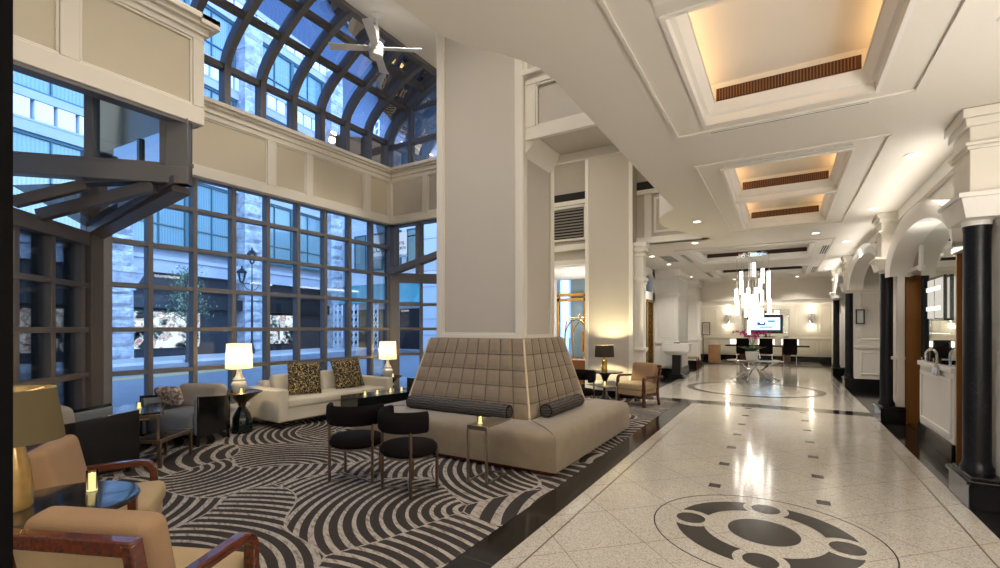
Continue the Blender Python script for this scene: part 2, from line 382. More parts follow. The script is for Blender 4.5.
def carpet():
    m, nt, out = newmat('swirl carpet'); L = nt.links
    p = N(nt,'ShaderNodeBsdfPrincipled'); L.new(p.outputs[0], out.inputs[0])
    tc = N(nt,'ShaderNodeTexCoord'); mp = N(nt,'ShaderNodeMapping'); mp.inputs['Rotation'].default_value=(0,0,R(20)); L.new(tc.outputs['Object'], mp.inputs[0])
    wn = N(nt,'ShaderNodeTexNoise', noise_dimensions='2D', inp={'Scale':.75,'Detail':0}); L.new(mp.outputs[0], wn.inputs['Vector'])
    wc = N(nt,'ShaderNodeVectorMath', operation='SUBTRACT'); L.new(wn.outputs['Color'], wc.inputs[0]); wc.inputs[1].default_value=(.5,.5,.5)
    ws = N(nt,'ShaderNodeVectorMath', operation='SCALE'); L.new(wc.outputs[0], ws.inputs[0]); ws.inputs['Scale'].default_value=1.25
    wa = N(nt,'ShaderNodeVectorMath', operation='ADD'); L.new(mp.outputs[0], wa.inputs[0]); L.new(ws.outputs[0], wa.inputs[1])
    raw = mp; mp = wa
    v = N(nt,'ShaderNodeTexVoronoi', voronoi_dimensions='2D', inp={'Scale':.9,'Randomness':.9}); L.new(mp.outputs[0], v.inputs['Vector'])
    # each cell has its own arc centre, thrown well off the cell
    cc = N(nt,'ShaderNodeVectorMath', operation='SUBTRACT'); L.new(v.outputs['Color'], cc.inputs[0]); cc.inputs[1].default_value=(.5,.5,.5)
    c2 = N(nt,'ShaderNodeVectorMath', operation='MULTIPLY'); c2.inputs[1].default_value=(1,1,0); L.new(cc.outputs[0], c2.inputs[0])
    nz = N(nt,'ShaderNodeVectorMath', operation='NORMALIZE'); L.new(c2.outputs[0], nz.inputs[0])
    sc = N(nt,'ShaderNodeVectorMath', operation='SCALE'); L.new(nz.outputs[0], sc.inputs[0]); sc.inputs['Scale'].default_value=.85
    ce = N(nt,'ShaderNodeVectorMath', operation='ADD'); L.new(v.outputs['Position'], ce.inputs[0]); L.new(sc.outputs[0], ce.inputs[1])
    fl = N(nt,'ShaderNodeVectorMath', operation='MULTIPLY'); fl.inputs[1].default_value=(1,1,0); L.new(ce.outputs[0], fl.inputs[0])
    f2 = N(nt,'ShaderNodeVectorMath', operation='MULTIPLY'); f2.inputs[1].default_value=(1,1,0); L.new(raw.outputs[0], f2.inputs[0])
    di = N(nt,'ShaderNodeVectorMath', operation='DISTANCE'); L.new(f2.outputs[0], di.inputs[0]); L.new(fl.outputs[0], di.inputs[1])
    # stripes, narrower toward one side of the fan
    df = N(nt,'ShaderNodeVectorMath', operation='SUBTRACT'); L.new(f2.outputs[0], df.inputs[0]); L.new(fl.outputs[0], df.inputs[1])
    sx = N(nt,'ShaderNodeSeparateXYZ'); L.new(df.outputs[0], sx.inputs[0])
    at_ = N(nt,'ShaderNodeMath', operation='ARCTAN2'); L.new(sx.outputs[1], at_.inputs[0]); L.new(sx.outputs[0], at_.inputs[1])
    scol = N(nt,'ShaderNodeSeparateColor'); L.new(v.outputs['Color'], scol.inputs[0])
    gt = N(nt,'ShaderNodeMath', operation='GREATER_THAN'); gt.inputs[1].default_value=.5; L.new(scol.outputs[2], gt.inputs[0])
    an = N(nt,'ShaderNodeMath', operation='MULTIPLY'); an.inputs[1].default_value=13/(2*PI); L.new(at_.outputs[0], an.inputs[0])
    an2 = N(nt,'ShaderNodeMath', operation='MULTIPLY'); L.new(an.outputs[0], an2.inputs[0]); L.new(gt.outputs[0], an2.inputs[1])
    fq = N(nt,'ShaderNodeMapRange', inp={'To Min':10.0,'To Max':5.5}); L.new(gt.outputs[0], fq.inputs[0])
    fr0 = N(nt,'ShaderNodeMath', operation='MULTIPLY'); L.new(di.outputs['Value'], fr0.inputs[0]); L.new(fq.outputs[0], fr0.inputs[1])
    fr = N(nt,'ShaderNodeMath', operation='ADD'); L.new(fr0.outputs[0], fr.inputs[0]); L.new(an2.outputs[0], fr.inputs[1])
    fc = N(nt,'ShaderNodeMath', operation='FRACT'); L.new(fr.outputs[0], fc.inputs[0])
    w = N(nt,'ShaderNodeMapRange', inp={'From Min':0,'From Max':.85,'To Min':.24,'To Max':.56}); L.new(v.outputs['Distance'], w.inputs[0])
    lt = N(nt,'ShaderNodeMath', operation='LESS_THAN'); L.new(fc.outputs[0], lt.inputs[0]); L.new(w.outputs[0], lt.inputs[1])
    ve = N(nt,'ShaderNodeTexVoronoi', voronoi_dimensions='2D', feature='DISTANCE_TO_EDGE', inp={'Scale':.9,'Randomness':.9}); L.new(mp.outputs[0], ve.inputs['Vector'])
    le = N(nt,'ShaderNodeMath', operation='LESS_THAN'); le.inputs[1].default_value=.010; L.new(ve.outputs['Distance'], le.inputs[0])
    mxv = N(nt,'ShaderNodeMath', operation='MAXIMUM'); L.new(lt.outputs[0], mxv.inputs[0]); L.new(le.outputs[0], mxv.inputs[1])
    # worn flecks in the pale yarn
    mp2 = N(nt,'ShaderNodeMapping'); mp2.inputs['Scale'].default_value=(1,4,1); L.new(raw.outputs[0], mp2.inputs[0])
    no = N(nt,'ShaderNodeTexNoise', inp={'Scale':9,'Detail':6,'Roughness':.7}); L.new(mp2.outputs[0], no.inputs['Vector'])
    cr = N(nt,'ShaderNodeValToRGB'); cr.color_ramp.elements[0].position=.38; cr.color_ramp.elements[1].position=.52
    cr.color_ramp.elements[0].color=lin((.47,.435,.41)); cr.color_ramp.elements[1].color=lin((.69,.655,.62)); L.new(no.outputs[0], cr.inputs[0])
    n3 = N(nt,'ShaderNodeTexNoise', inp={'Scale':90,'Detail':2}); L.new(tc.outputs['Object'], n3.inputs['Vector'])
    c3 = N(nt,'ShaderNodeValToRGB'); c3.color_ramp.elements[0].color=lin((.16,.145,.14)); c3.color_ramp.elements[1].color=lin((.30,.28,.27)); L.new(n3.outputs[0], c3.inputs[0])
    mx = N(nt,'ShaderNodeMix', data_type='RGBA'); L.new(mxv.outputs[0], mx.inputs[0]); L.new(c3.outputs[0], mx.inputs[6]); L.new(cr.outputs[0], mx.inputs[7])
    L.new(mx.outputs[2], p.inputs['Base Color']); p.inputs['Roughness'].default_value=.95; p.inputs['Specular IOR Level'].default_value=.1
    b = N(nt,'ShaderNodeBump', inp={'Strength':.4,'Distance':.004}); L.new(n3.outputs[0], b.inputs['Height']); L.new(b.outputs[0], p.inputs['Normal'])
    return m
M['carpet'] = carpet()
def shade(name, rgb, st, tr=.5):   # lamp shade cloth: passes its bulb's light, glows softly
    m, nt, out = newmat(name); L = nt.links
    d = N(nt,'ShaderNodeBsdfDiffuse'); d.inputs[0].default_value=lin(rgb)
    t = N(nt,'ShaderNodeBsdfTranslucent'); t.inputs[0].default_value=lin(rgb)
    mx = N(nt,'ShaderNodeMixShader'); mx.inputs[0].default_value=tr; L.new(d.outputs[0], mx.inputs[1]); L.new(t.outputs[0], mx.inputs[2])
    if st:
        e = N(nt,'ShaderNodeEmission'); e.inputs[0].default_value=lin(rgb); e.inputs[1].default_value=st
        ad = N(nt,'ShaderNodeAddShader'); L.new(mx.outputs[0], ad.inputs[0]); L.new(e.outputs[0], ad.inputs[1]); L.new(ad.outputs[0], out.inputs[0])
    else: L.new(mx.outputs[0], out.inputs[0])
    return m
M['shade'] = shade('ivory lamp shade', (.95,.87,.70), .18, .45)
M['oliveshade'] = shade('olive brown lamp shade', (.40,.36,.27), 0, .018)
M['taupeshade'] = shade('dark taupe lamp shade', (.27,.24,.21), 0, .004)
M['candleglow'] = emit('candle glow', (1.0,.92,.66), 1.15)
M['flame'] = emit('candle flame', (1.0,.80,.40), 9)
M['votive'] = glass('votive glass', (.95,.93,.85), 1.2)
M['lens'] = emit('downlight lens', (1,.96,.88), 9)
M['covestrip'] = emit('warm cove strip', (1,.80,.56), 7)
M['tube'] = emit('chandelier tube', (1,.97,.92), 4.5)
M['amber'] = mat('amber mercury glass', (.72,.58,.34), .16, .25, var=.4, scale=14)
M['gold'] = mat('gold glass lamp base', (.86,.72,.36), .15, .6, var=.2, scale=20)
M['screen'] = emit('lit screen', (.72,.88,1), 1.6)
M['lampcube'] = emit('lit table lantern', (1,.95,.85), 3)
M['tubelow'] = emit('soft lamp tube', (1,.96,.88), 1.3)
M['signwhite'] = emit('white sign with added glow', (.86,.92,1), .75)  # emission added to brighten the white board, no lamp behind it
M['sconce'] = emit('sconce glow', (1,.93,.8), 5)
def light(kind, loc, power, rgb=(1,.82,.6), size=.1, rot=None, spot=None, blend=.6, sy=None, name='lamp_and_fill'):
    d = bpy.data.lights.new(name, kind); d.energy = power; d.color = rgb
    if kind == 'AREA':
        d.shape = 'RECTANGLE' if sy else 'SQUARE'; d.size = size
        if sy: d.size_y = sy
    else: d.shadow_soft_size = size
    if kind == 'SPOT': d.spot_size = R(spot or 90); d.spot_blend = blend
    o = bpy.data.objects.new(name, d); COL.objects.link(o); o.location = loc
    if rot: o.rotation_euler = rot
    return o
# ================================================================== SETTING
CZ = 3.33      # hall ceiling
VZ = 6.45      # high soffit over the lounge
def fr(mb, pl, c, a0, a1, z0, z1, w=.05, p=.02):   # raised rectangular moulding on a wall plane
    for b0,b1,y0,y1 in ((a0,a1,z0,z0+w),(a0,a1,z1-w,z1),(a0,a0+w,z0+w,z1-w),(a1-w,a1,z0+w,z1-w)):
        if pl == 'y-': mb.box(b0,b1,c-p,c+.002,y0,y1)
        elif pl == 'y+': mb.box(b0,b1,c-.002,c+p,y0,y1)
        elif pl == 'x+': mb.box(c-.002,c+p,b0,b1,y0,y1)
        else: mb.box(c-p,c+.002,b0,b1,y0,y1)
# ---- floors
fl = MB(); fl.box(-3.5,1.31,-2,25,-.1,0); fl = S(fl.build('floor', M['terrazzo'], smooth=False), 'speckled pale terrazzo hall floor')
cp = MB(); cp.box(-7.6,-1.83,-2,10.0,.001,.004)
S(cp.build('floor_carpet', M['carpet'], smooth=False), 'grey and cream swirl patterned lounge carpet')
sb = MB(); sb.box(-8,-3.4,-2,25,-.12,-.002); S(sb.build('floor_subfloor', M['black'], smooth=False))
b = MB()
b.box(-1.83,-1.57,-2,10.05,-.05,.0015)
b.box(-3.5,1.31,10.05,10.5,-.05,.0016); b.box(-3.5,-2.65,10.5,25,-.05,.0014)
b.box(-2.65,1.31,21.4,21.9,-.05,.0014); b.box(-5.9,-3.5,10.0,13.4,-.05,.0012)
b.box(1.31,4.0,-2,25,-.1,.001)
S(b.build('floor_border', M['blacktile'], smooth=False), 'polished black granite border of the hall floor')
M['joint'] = mat('dark joint strip', (.36,.31,.24), .3)
j = MB()
j.box(-1.434,-1.424,-2,10.05,-.01,.0012); j.box(1.145,1.155,-2,10.05,-.01,.0012)
j.box(-2.45,-2.44,10.5,21.4,-.01,.0012); j.box(1.145,1.155,10.5,21.4,-.01,.0012)
S(j.build('floor_joint', M['joint'], smooth=False))
# inlaid squares
q = MB()
for k in range(7):
    y = 4.89+.834*k
    if y > 9.9: break
    for x in (-.565,.29): q.box(x-.05,x+.05,y-.055,y+.055,-.01,.0015)
for k in range(-7,-5):
    y = 4.89+.834*k
    for x in (-.565,.29): q.box(x-.05,x+.05,y-.055,y+.055,-.01,.0015)
M['inlay'] = mat('dark inlay stone', (.20,.185,.175), .2, var=.2, scale=60, spec=.3)
S(q.build('floor_inlay', M['inlay'], smooth=False), 'two rows of small dark inlaid squares')
# medallion: ring line, central disc, four discs and four scalloped segments
cx, cy = -.13, 3.96
m = MB()
def annulus(mb, cx, cy, r0, r1, z=.0016, n=72):
    vs = []; fs = []
    for i in range(n):
        a = 2*PI*i/n
        vs += [(cx+r0*math.cos(a),cy+r0*math.sin(a),z),(cx+r1*math.cos(a),cy+r1*math.sin(a),z)]
    for i in range(n):
        k = (i+1)%n; fs.append((2*i,2*i+1,2*k+1,2*k))
    mb.add(vs,fs)
def disc(mb, cx, cy, r, z=.0016, n=40): mb.add([(cx+r*math.cos(2*PI*i/n),cy+r*math.sin(2*PI*i/n),z) for i in range(n)],[tuple(range(n))])
annulus(m,cx,cy,.757,.767); disc(m,cx,cy,.235)
for k in range(4): disc(m,cx+.5*math.cos(k*PI/2),cy+.5*math.sin(k*PI/2),.105)
for k in range(4):
    am = PI/4+k*PI/2; P = []; ri, ro, hr = .405,.60,.165
    def cut(r, sg):   # angle at radius r where the segment meets the clearing round the side disc
        c = (r*r+.25-hr*hr)/(2*r*.5)
        return PI/4 - (math.acos(max(-1,min(1,c))) if abs(c) <= 1 else .02)
    rs = [ro+(ri-ro)*i/12 for i in range(13)]
    for i in range(13): P.append((ro, am-cut(ro,1)+2*cut(ro,1)*i/12))
    for r in rs[1:]: P.append((r, am+cut(r,1)))
    for i in range(1,13): P.append((ri, am+cut(ri,1)-2*cut(ri,1)*i/12))
    for r in list(reversed(rs))[1:-1]: P.append((r, am-cut(r,1)))
    m.add([(cx+r*math.cos(a),cy+r*math.sin(a),.0016) for r,a in P],[tuple(range(len(P)))])
S(m.build('floor_medallion', M['inlay'], smooth=False, recalc=False), 'round inlaid floor medallion of dark discs and segments')
m = MB(); annulus(m,-.66,13.1,1.33,1.5)
annulus(m,-.66,13.1,.95,.97)
S(m.build('floor_medallion', M['inlay'], smooth=False, recalc=False), 'large dark ring inlaid in the far hall floor')
# ---- ceiling slab with curved edge and coffer openings
edge = [(-1.87,-2),(-1.87,1.94),(-1.84,2.32),(-1.76,2.50),(-1.64,2.66),(-1.54,2.82),(-1.475,2.98),(-1.45,3.2),(-1.45,7.55),(-1.62,7.78),(-1.77,8.07),(-1.85,8.4),(-1.86,8.73),(-1.80,9.05),(-1.71,9.33),(-1.57,9.72),(-1.43,10.06),(-1.43,10.4)]
outer = [(4.0,-2),(4.0,20.5),(-3.5,20.5),(-3.5,10.4)]+list(reversed(edge))
coffers = [(-.6,.6,.95,2.70,1),(-.6,.6,2.88,4.58,1),(-.6,.6,5.98,7.65,1),(-.6,.6,7.73,9.70,1),(-1.95,.6,12.1,14.5,0),(-1.95,.6,16.3,18.6,0)]
me = bpy.data.meshes.new('ceiling'); bm = bmesh.new()
def loop(pts, z):
    vs = [bm.verts.new((x,y,z)) for x,y in pts]
    return vs, [bm.edges.new((vs[i],vs[(i+1)%len(vs)])) for i in range(len(vs))]
es = loop(outer,CZ)[1]
for x0,x1,y0,y1,_ in coffers: es += loop([(x0,y0),(x1,y0),(x1,y1),(x0,y1)],CZ)[1]
bmesh.ops.triangle_fill(bm, edges=es, use_beauty=True, use_dissolve=False)
for f in bm.faces:
    if f.normal.z > 0: f.normal_flip()
bm.to_mesh(me); bm.free(); me.materials.append(M['ceil'])
ceil = bpy.data.objects.new('ceiling', me); COL.objects.link(ceil); S(ceil,'cream hall ceiling with coffers and a curved edge')
e = MB(); n = len(edge)
e.add([(x,y,CZ) for x,y in edge]+[(x,y,VZ) for x,y in edge],[(i,i+1,n+i+1,n+i) for i in range(n-1)])
ef = e.build('ceiling_edge', M['ceil'], ang=30, recalc=False); S(ef)
t = MB()
t.box(-5.75,-1.2,-2,10.5,VZ,VZ+.1); S(t.build('ceiling_soffit', M['white'], smooth=False),'high white soffit beside the skylight')
# shallow tray lines
t = MB()
def ringbox(mb, x0,x1,y0,y1,z0,z1,w):
    mb.box(x0,x1,y0,y0+w,z0,z1); mb.box(x0,x1,y1-w,y1,z0,z1); mb.box(x0,x0+w,y0+w,y1-w,z0,z1); mb.box(x1-w,x1,y0+w,y1-w,z0,z1)
ringbox(t,-.88,.88,.6,4.74,CZ-.016,CZ+.001,.02); ringbox(t,-.87,.87,5.68,9.95,CZ-.016,CZ+.001,.02); ringbox(t,-2.25,.9,11.65,19.0,CZ-.016,CZ+.001,.02)
S(t.build('trim_1', M['ceil'], ceil, smooth=False))
# coffers
for ci,(x0,x1,y0,y1,lit) in enumerate(coffers):
    z1 = 3.47; w = .09
    r = struct('ceiling_coffer')
    t = MB()
    A = [(x0,y0),(x1,y0),(x1,y1),(x0,y1)]; B = [(x0+w*.35,y0+w*.35),(x1-w*.35,y0+w*.35),(x1-w*.35,y1-w*.35),(x0+w*.35,y1-w*.35)]
    Cc = [(x0+w,y0+w),(x1-w,y0+w),(x1-w,y1-w),(x0+w,y1-w)]
    vs = [(x,y,CZ) for x,y in A]+[(x,y,CZ+.06) for x,y in A]+[(x,y,CZ+.07) for x,y in B]+[(x,y,z1) for x,y in Cc]
    t.add(vs,[(k*4+i,k*4+(i+1)%4,k*4+4+(i+1)%4,k*4+4+i) for k in range(3) for i in range(4)])
    # proud lip
    ringbox(t,x0-.03,x1+.03,y0-.03,y1+.03,CZ-.012,CZ+.002,.03)
    t.build('frame', M['white'], r, smooth=False)
    X0,X1,Y0,Y1 = x0+w-.15,x1-w+.15,y0+w-.13,y1-w
    t = MB(); zt = 3.63
    t.box(X0,X1,Y0,Y1,zt,zt+.03)                        # top
    t.box(X0-.02,X0,Y0,Y1,z1,zt); t.box(X1,X1+.02,Y0,Y1,z1,zt); t.box(X0,X1,Y0-.02,Y0,z1,zt); t.box(X0,X1,Y1,Y1+.02,z1,zt)
    t.box(X0,x0+w,Y0,Y1,z1-.01,z1); t.box(x1-w,X1,Y0,Y1,z1-.01,z1); t.box(x0+w,x1-w,Y0,y0+w,z1-.01,z1)
    t.build('tray', M['ceil'], r, smooth=False)
    t = MB(); gx0,gx1 = x0+w+.005,x1-w-.005
    t.box(gx0,gx1,Y1-.012,Y1-.002,z1+.005,z1+.11)
    gb = t.build('grille', M['grille'], r, smooth=False)
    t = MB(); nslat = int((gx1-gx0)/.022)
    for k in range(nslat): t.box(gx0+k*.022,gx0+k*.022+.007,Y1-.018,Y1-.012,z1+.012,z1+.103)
    t.build('slats', M['bronze'] if lit else M['blackvent'], gb, smooth=False)  # shade painted in: unlit coffers get black slats instead of bronze
    if lit:
        t = MB()
        t.box(X0+.02,X0+.05,Y0+.1,Y1-.05,z1+.002,z1+.015); t.box(X1-.05,X1-.02,Y0+.1,Y1-.05,z1+.002,z1+.015); t.box(X0+.1,X1-.1,Y0+.02,Y0+.05,z1+.002,z1+.015)
        t.build('cove_strip', M['covestrip'], r, smooth=False)
# ceiling far bulkhead
t = MB(); t.box(-3.5,1.9,20.5,24.8,2.55,CZ+.05); t.box(-3.5,1.9,20.44,20.5,2.55,2.62); t.box(-3.5,1.9,20.40,20.5,3.2,CZ)
S(t.build('ceiling_bulkhead', M['cream'], smooth=False), 'dropped cream bulkhead at the far end of the hall')
# ---- window wall
ww = struct('window_1', (-7.26,2.4,0), -.0321, 'tall gridded window wall onto the street')
L = 4.9; ZS = [.35,.92,1.48,2.05,2.61,3.18,3.66]
t = MB()
for k in range(1,9): t.box(-.09,.05,.5444*k-.03,.5444*k+.03,.35,3.66)
for z in ZS: t.box(-.085,.045,0,L,z-.03,z+.03)
t.box(-.1,.09,-.14,.12,0,3.66); t.box(-.1,.07,L-.08,L+.06,0,3.66)
t.build('frame', M['frame'], ww, bevel=.004, seg=1)
t = MB(); t.box(-.035,-.025,.02,L,.35,3.66); t.build('glass', M['winglass'], ww, smooth=False)
t = MB(); t.box(-.12,.06,-.1,L,0,.33); t.box(-.12,.10,-.1,L,.30,.35); t.box(.06,.075,-.1,L,0,.08)
t.build('sill', M['white'], ww, smooth=False)
# fascia over the window wall
fw = struct('wall_left', (-7.26,2.4,0), -.0321, 'cream panelled band over the street windows')
t = MB(); t.box(-.12,.14,-.05,L,3.66,4.60); t.build('panel', M['beige'], fw, smooth=False)
t = MB()
t.box(-.12,.17,-.05,L,3.64,3.78); t.box(.14,.17,-.05,L,4.50,4.60); t.box(.14,.20,-.05,L,4.58,4.66); t.box(-.12,.24,-.05,L,4.66,4.70); t.box(-.12,.28,-.05,L,4.70,4.76)
for y in (.75,2.07,2.75,2.89,4.05,4.20,4.72):pass
for a,bb in ((-.05,.22),(.80,.92),(2.09,2.23),(2.78,2.91),(4.05,4.2),(4.68,4.9)): t.box(.14,.17,a,bb,3.78,4.5)
for a,bb in ((.22,.80),(.92,2.09),(2.23,2.78),(2.91,4.05),(4.2,4.68)): fr(t,'x+',.14,a,bb,3.78,4.5,.025,.015)
t.build('moulding', M['cream'], fw, bevel=.006, seg=2)
# return wall (far end of the bay) : window below, fascia above
rw = struct('window_2', (0,0,0), 0, 'clerestory window over the far vestibule roof')
t = MB()
y0 = 7.28
for x in (-6.98,-6.31,-5.62,-5.27): t.box(x-.045,x+.045,y0-.06,y0+.10,2.6,3.66)
t.box(-7.1,-5.25,y0-.06,y0+.1,3.60,3.66)
t.bar((-7.12,y0,2.66),(-5.25,y0,3.06),.16,.12,up=(0,0,1))
t.build('frame', M['frame'], rw, bevel=.004, seg=1)
t = MB(); t.add([(-7.05,y0+.02,2.7),(-5.25,y0+.02,3.08),(-5.25,y0+.02,3.62),(-7.05,y0+.02,3.62)],[(0,1,2,3)]); t.build('glass', M['winglass'], rw, smooth=False)
t = MB()
t.add([(-7.1,7.34,2.63),(-5.25,7.34,3.0),(-5.25,9.1,3.0),(-6.2,8.3,2.8)],[(0,1,2,3)]); t.build('roof_glass', M['winglass'], rw, smooth=False)
fr2 = struct('wall_far', (0,0,0), 0, 'cream panelled band turning over the far vestibule')
t = MB(); t.box(-7.15,-5.25,7.16,7.45,3.66,4.60); t.box(-5.25,-5.0,7.16,10.4,3.66,4.6); t.build('panel', M['taupe'], fr2, smooth=False)
t = MB(); yy=7.16
t.box(-7.15,-5.0,yy-.03,7.45,3.64,3.78); t.box(-7.15,-5.0,yy-.03,yy,4.5,4.6); t.box(-7.15,-5.0,yy-.06,yy,4.58,4.66); t.box(-7.15,-5.0,yy-.10,7.45,4.66,4.70); t.box(-7.15,-5.0,yy-.14,7.45,4.70,4.76)
for a,bb in ((-7.15,-6.93),(-6.10,-5.97),(-5.2,-5.0)): t.box(a,bb,yy-.03,yy,3.78,4.5)
for a,bb in ((-6.93,-6.10),(-5.97,-5.2)): fr(t,'y-',yy,a,bb,3.78,4.5,.025,.015)
t.build('moulding', M['cream'], fr2, bevel=.006)
b2 = struct('window_3', (-7.08,7.30,0), R(45), 'angled window of the far vestibule')
t = MB()
for s in (0,.62,1.16,1.7,2.24): t.box(s-.03,s+.03,-.05,.16,0,2.6)
t.box(-.1,.16,-.06,.12,0,2.62)
for z in (.2,.95,1.48,2.0): t.box(0,2.6,-.04,.06,z-.03,z+.03)
t.box(0,2.6,-.05,.12,2.46,2.66)
t.build('frame', M['frame'], b2, bevel=.004, seg=1)
t = MB(); t.box(0,2.6,.0,.01,.2,2.5); t.build('glass', M['winglass'], b2, smooth=False)
t = MB(); t.box(0,2.6,-.08,.08,0,.2); t.build('sill', M['white'], b2, smooth=False)
# ---- near vestibule
b1 = struct('window_4', (-7.2,2.36,0), R(-45), 'angled window of the near vestibule')
t = MB()
for s in (.31,.82,1.33,1.84,2.35,2.86): t.box(s-.035,s+.035,-.14,.04,0,2.6)
t.box(-.04,.22,-.12,.07,0,2.62)
for z in (.2,.95,1.48,2.0): t.box(.1,3.2,-.06,.045,z-.03,z+.03)
t.box(-.04,3.2,-.2,.06,2.47,2.63)
t.build('frame', M['darkframe'], b1, bevel=.004, seg=1)
t = MB(); t.box(.05,3.2,-.03,-.02,.2,2.5); t.build('glass', M['winglass'], b1, smooth=False)
t = MB(); t.box(.05,3.2,-.1,.06,0,.2); t.build('sill', M['darkframe'], b1, smooth=False)
st = struct('window_5', (-5.25,2.48,0), R(-135), 'upper window strip of the near vestibule')
t = MB()
t.box(0,3.0,-.12,.02,2.98,3.15); t.box(0,3.0,-.10,.0,3.15,3.19); t.box(0,.20,-.12,.01,2.98,3.66); t.box(.2,.26,-.12,.0,3.15,4.6); t.box(.83,.91,-.12,.0,3.15,4.6); t.box(0.2,3.0,-.12,.0,4.56,4.66); t.box(1.9,1.98,-.12,.0,3.15,4.6)
t.build('frame', M['frame'], st, bevel=.004, seg=1)
t = MB(); t.box(.2,3.0,-.07,-.06,3.17,4.6); t.build('glass', M['winglass'], st, smooth=False)
rf = struct('window_6', (0,0,0), 0, 'sloping glass roof of the near vestibule')
A = Vector((-5.27,2.47,2.99)); Bp = Vector((-7.16,2.34,2.63)); Ap = Vector((-6.3,1.42,2.82))
t = MB()
t.bar(Bp,A+Vector((-.09,0,-.05)),.18,.07); t.bar(Bp+Vector((.12,-.10,.02)),A+Vector((0,-.1,.02)),.03,.08)
t.bar((-6.45,1.66,2.64),(-5.50,2.28,2.95),.08,.11); t.bar((-6.30,1.44,2.70),(-5.95,1.88,2.93),.08,.10)
t.build('frame', M['darkframe'], rf, smooth=False)
t = MB(); t.add([tuple(Bp+Vector((0,0,.04))),tuple(A+Vector((0,0,.04))),tuple(Ap+Vector((0,0,.04)))],[(0,1,2)]); t.build('glass', M['winglass'], rf, smooth=False)
t = MB(); t.add([(-7.2,2.42,2.68),(-5.3,2.54,3.05),(-5.3,2.54,3.66),(-7.2,2.42,3.66)],[(0,1,2,3)]); t.build('glass', M['winglass'], rf, smooth=False)
t = MB(); t.bar((-6.3,2.48,2.85),(-6.3,2.48,3.66),.06); t.bar((-7.15,2.43,3.2),(-5.3,2.54,3.2),.04); t.bar((-5.33,2.5,3.63),(-5.33,-2,3.63),.14,.05); t.build('frame', M['frame'], rf, smooth=False)
bx = struct('wall_side', (0,0,0), 0, 'cream panelled box over the near vestibule')
t = MB(); t.box(-5.42,-5.28,-2,2.62,3.66,4.60); t.build('panel', M['beige'], bx, smooth=False)
t = MB()
t.box(-5.42,-5.25,-2,2.64,3.64,3.82); t.box(-5.28,-5.25,-2,2.64,4.52,4.60); t.box(-5.28,-5.22,-2,2.67,4.58,4.65); t.box(-5.6,-5.18,-2,2.71,4.65,4.70); t.box(-5.75,-5.14,-2,2.75,4.70,4.76); t.box(-7.3,-5.14,2.56,2.75,4.66,4.76)
for a,bb in ((2.53,2.64),(1.48,1.61),(.25,.4)): t.box(-5.28,-5.25,a,bb,3.82,4.52)
for a,bb in ((1.61,2.53),(.4,1.48),(-1.0,.25)): fr(t,'x+',-5.28,a,bb,3.82,4.52,.025,.018)
t.box(-7.2,-5.30,2.60,2.63,3.64,4.6)
t.build('moulding', M['cream'], bx, bevel=.006)
# ---- skylight
sk = struct('window_7', (0,0,0), 0, 'curved barrel skylight with dark ribs')
prof = [(-7.2,4.74),(-7.2,5.08),(-7.2,5.41),(-7.13,5.58),(-7.02,5.72),(-6.86,5.86),(-6.66,6.0),(-6.43,6.15),(-6.2,6.28),(-5.97,6.38),(-5.73,6.45)]
ys = [7.30-.565*k for k in range(0,11)]+[1.2]
t = MB()
for y in ys:
    w = .09 if y < 7.2 else .12
    t.sweep([(x,y,z) for x,z in prof], w, .17, side=(0,1,0))
for (x,z) in (prof[2],prof[6],prof[8]): t.box(x-.05,x+.05,1.0,7.3,z-.045,z+.045)
t.box(-7.26,-7.12,1.0,7.3,4.74,4.80); t.box(-5.8,-5.68,1.0,7.3,6.38,6.46)
t.build('frame', M['frame'], sk, ang=30)
t = MB(); n = len(prof)
t.add([(x-.03,1.0,z+.03) for x,z in prof]+[(x-.03,7.3,z+.03) for x,z in prof],[(i,i+1,n+i+1,n+i) for i in range(n-1)])
t.build('glass', M['skyglass'], sk, ang=60)
gb = struct('window_8', (0,0,0), 0, 'gable end window under the barrel skylight')
t = MB()
for x,zt in ((-6.55,6.05),(-5.72,6.45)): t.box(x-.045,x+.045,7.26,7.36,4.74,zt)
t.box(-7.15,-5.7,7.27,7.35,5.26,5.34); t.box(-6.7,-5.7,7.27,7.35,5.95,6.0); t.box(-7.15,-5.25,7.25,7.36,4.74,4.82)
t.build('frame', M['frame'], gb, smooth=False)
t = MB(); t.add([(x,7.32,z) for x,z in prof]+[(-5.73,7.32,4.74)],[tuple(range(len(prof)+1))]); t.build('glass', M['winglass'], gb, smooth=False)
# ---- lounge shell
w = MB()
w.box(-7.6,4.0,-2.2,-2.0,0,VZ); S(w.build('wall_back', M['cream'], smooth=False))
w = MB(); w.box(-5.3,-5.2,-2,.35,0,3.66); w.box(-5.75,-5.6,-2,1.0,4.7,VZ); w.box(-7.3,-5.6,.9,1.0,4.7,VZ)
S(w.build('wall_left', M['cream'], smooth=False))
w = MB()
w.box(-5.75,-5.6,7.36,10.5,4.6,VZ); w.box(-5.35,-5.2,9.0,10.4,0,3.7)
S(w.build('wall_end', M['cream'], smooth=False))
ve = struct('wall_void', (0,0,0), 0, 'pale end wall high above the lounge with a dark band and louvre')
w = MB(); w.box(-5.8,-1.3,10.4,10.55,CZ,VZ); w.box(-5.8,-3.3,10.4,10.55,2.98,CZ); w.build('panel', M['taupe'], ve, smooth=False)
w = MB(); w.box(-5.8,-1.3,10.36,10.4,4.50,4.68); w.build('dark_band', M['black'], ve, smooth=False)
w = MB(); w.box(-5.8,-1.3,10.34,10.41,4.40,4.50); w.box(-5.8,-1.3,10.32,10.41,3.33,3.46); w.box(-5.8,-3.3,10.33,10.41,2.98,3.1); w.box(-2.6,-2.45,10.36,10.41,3.46,4.4)
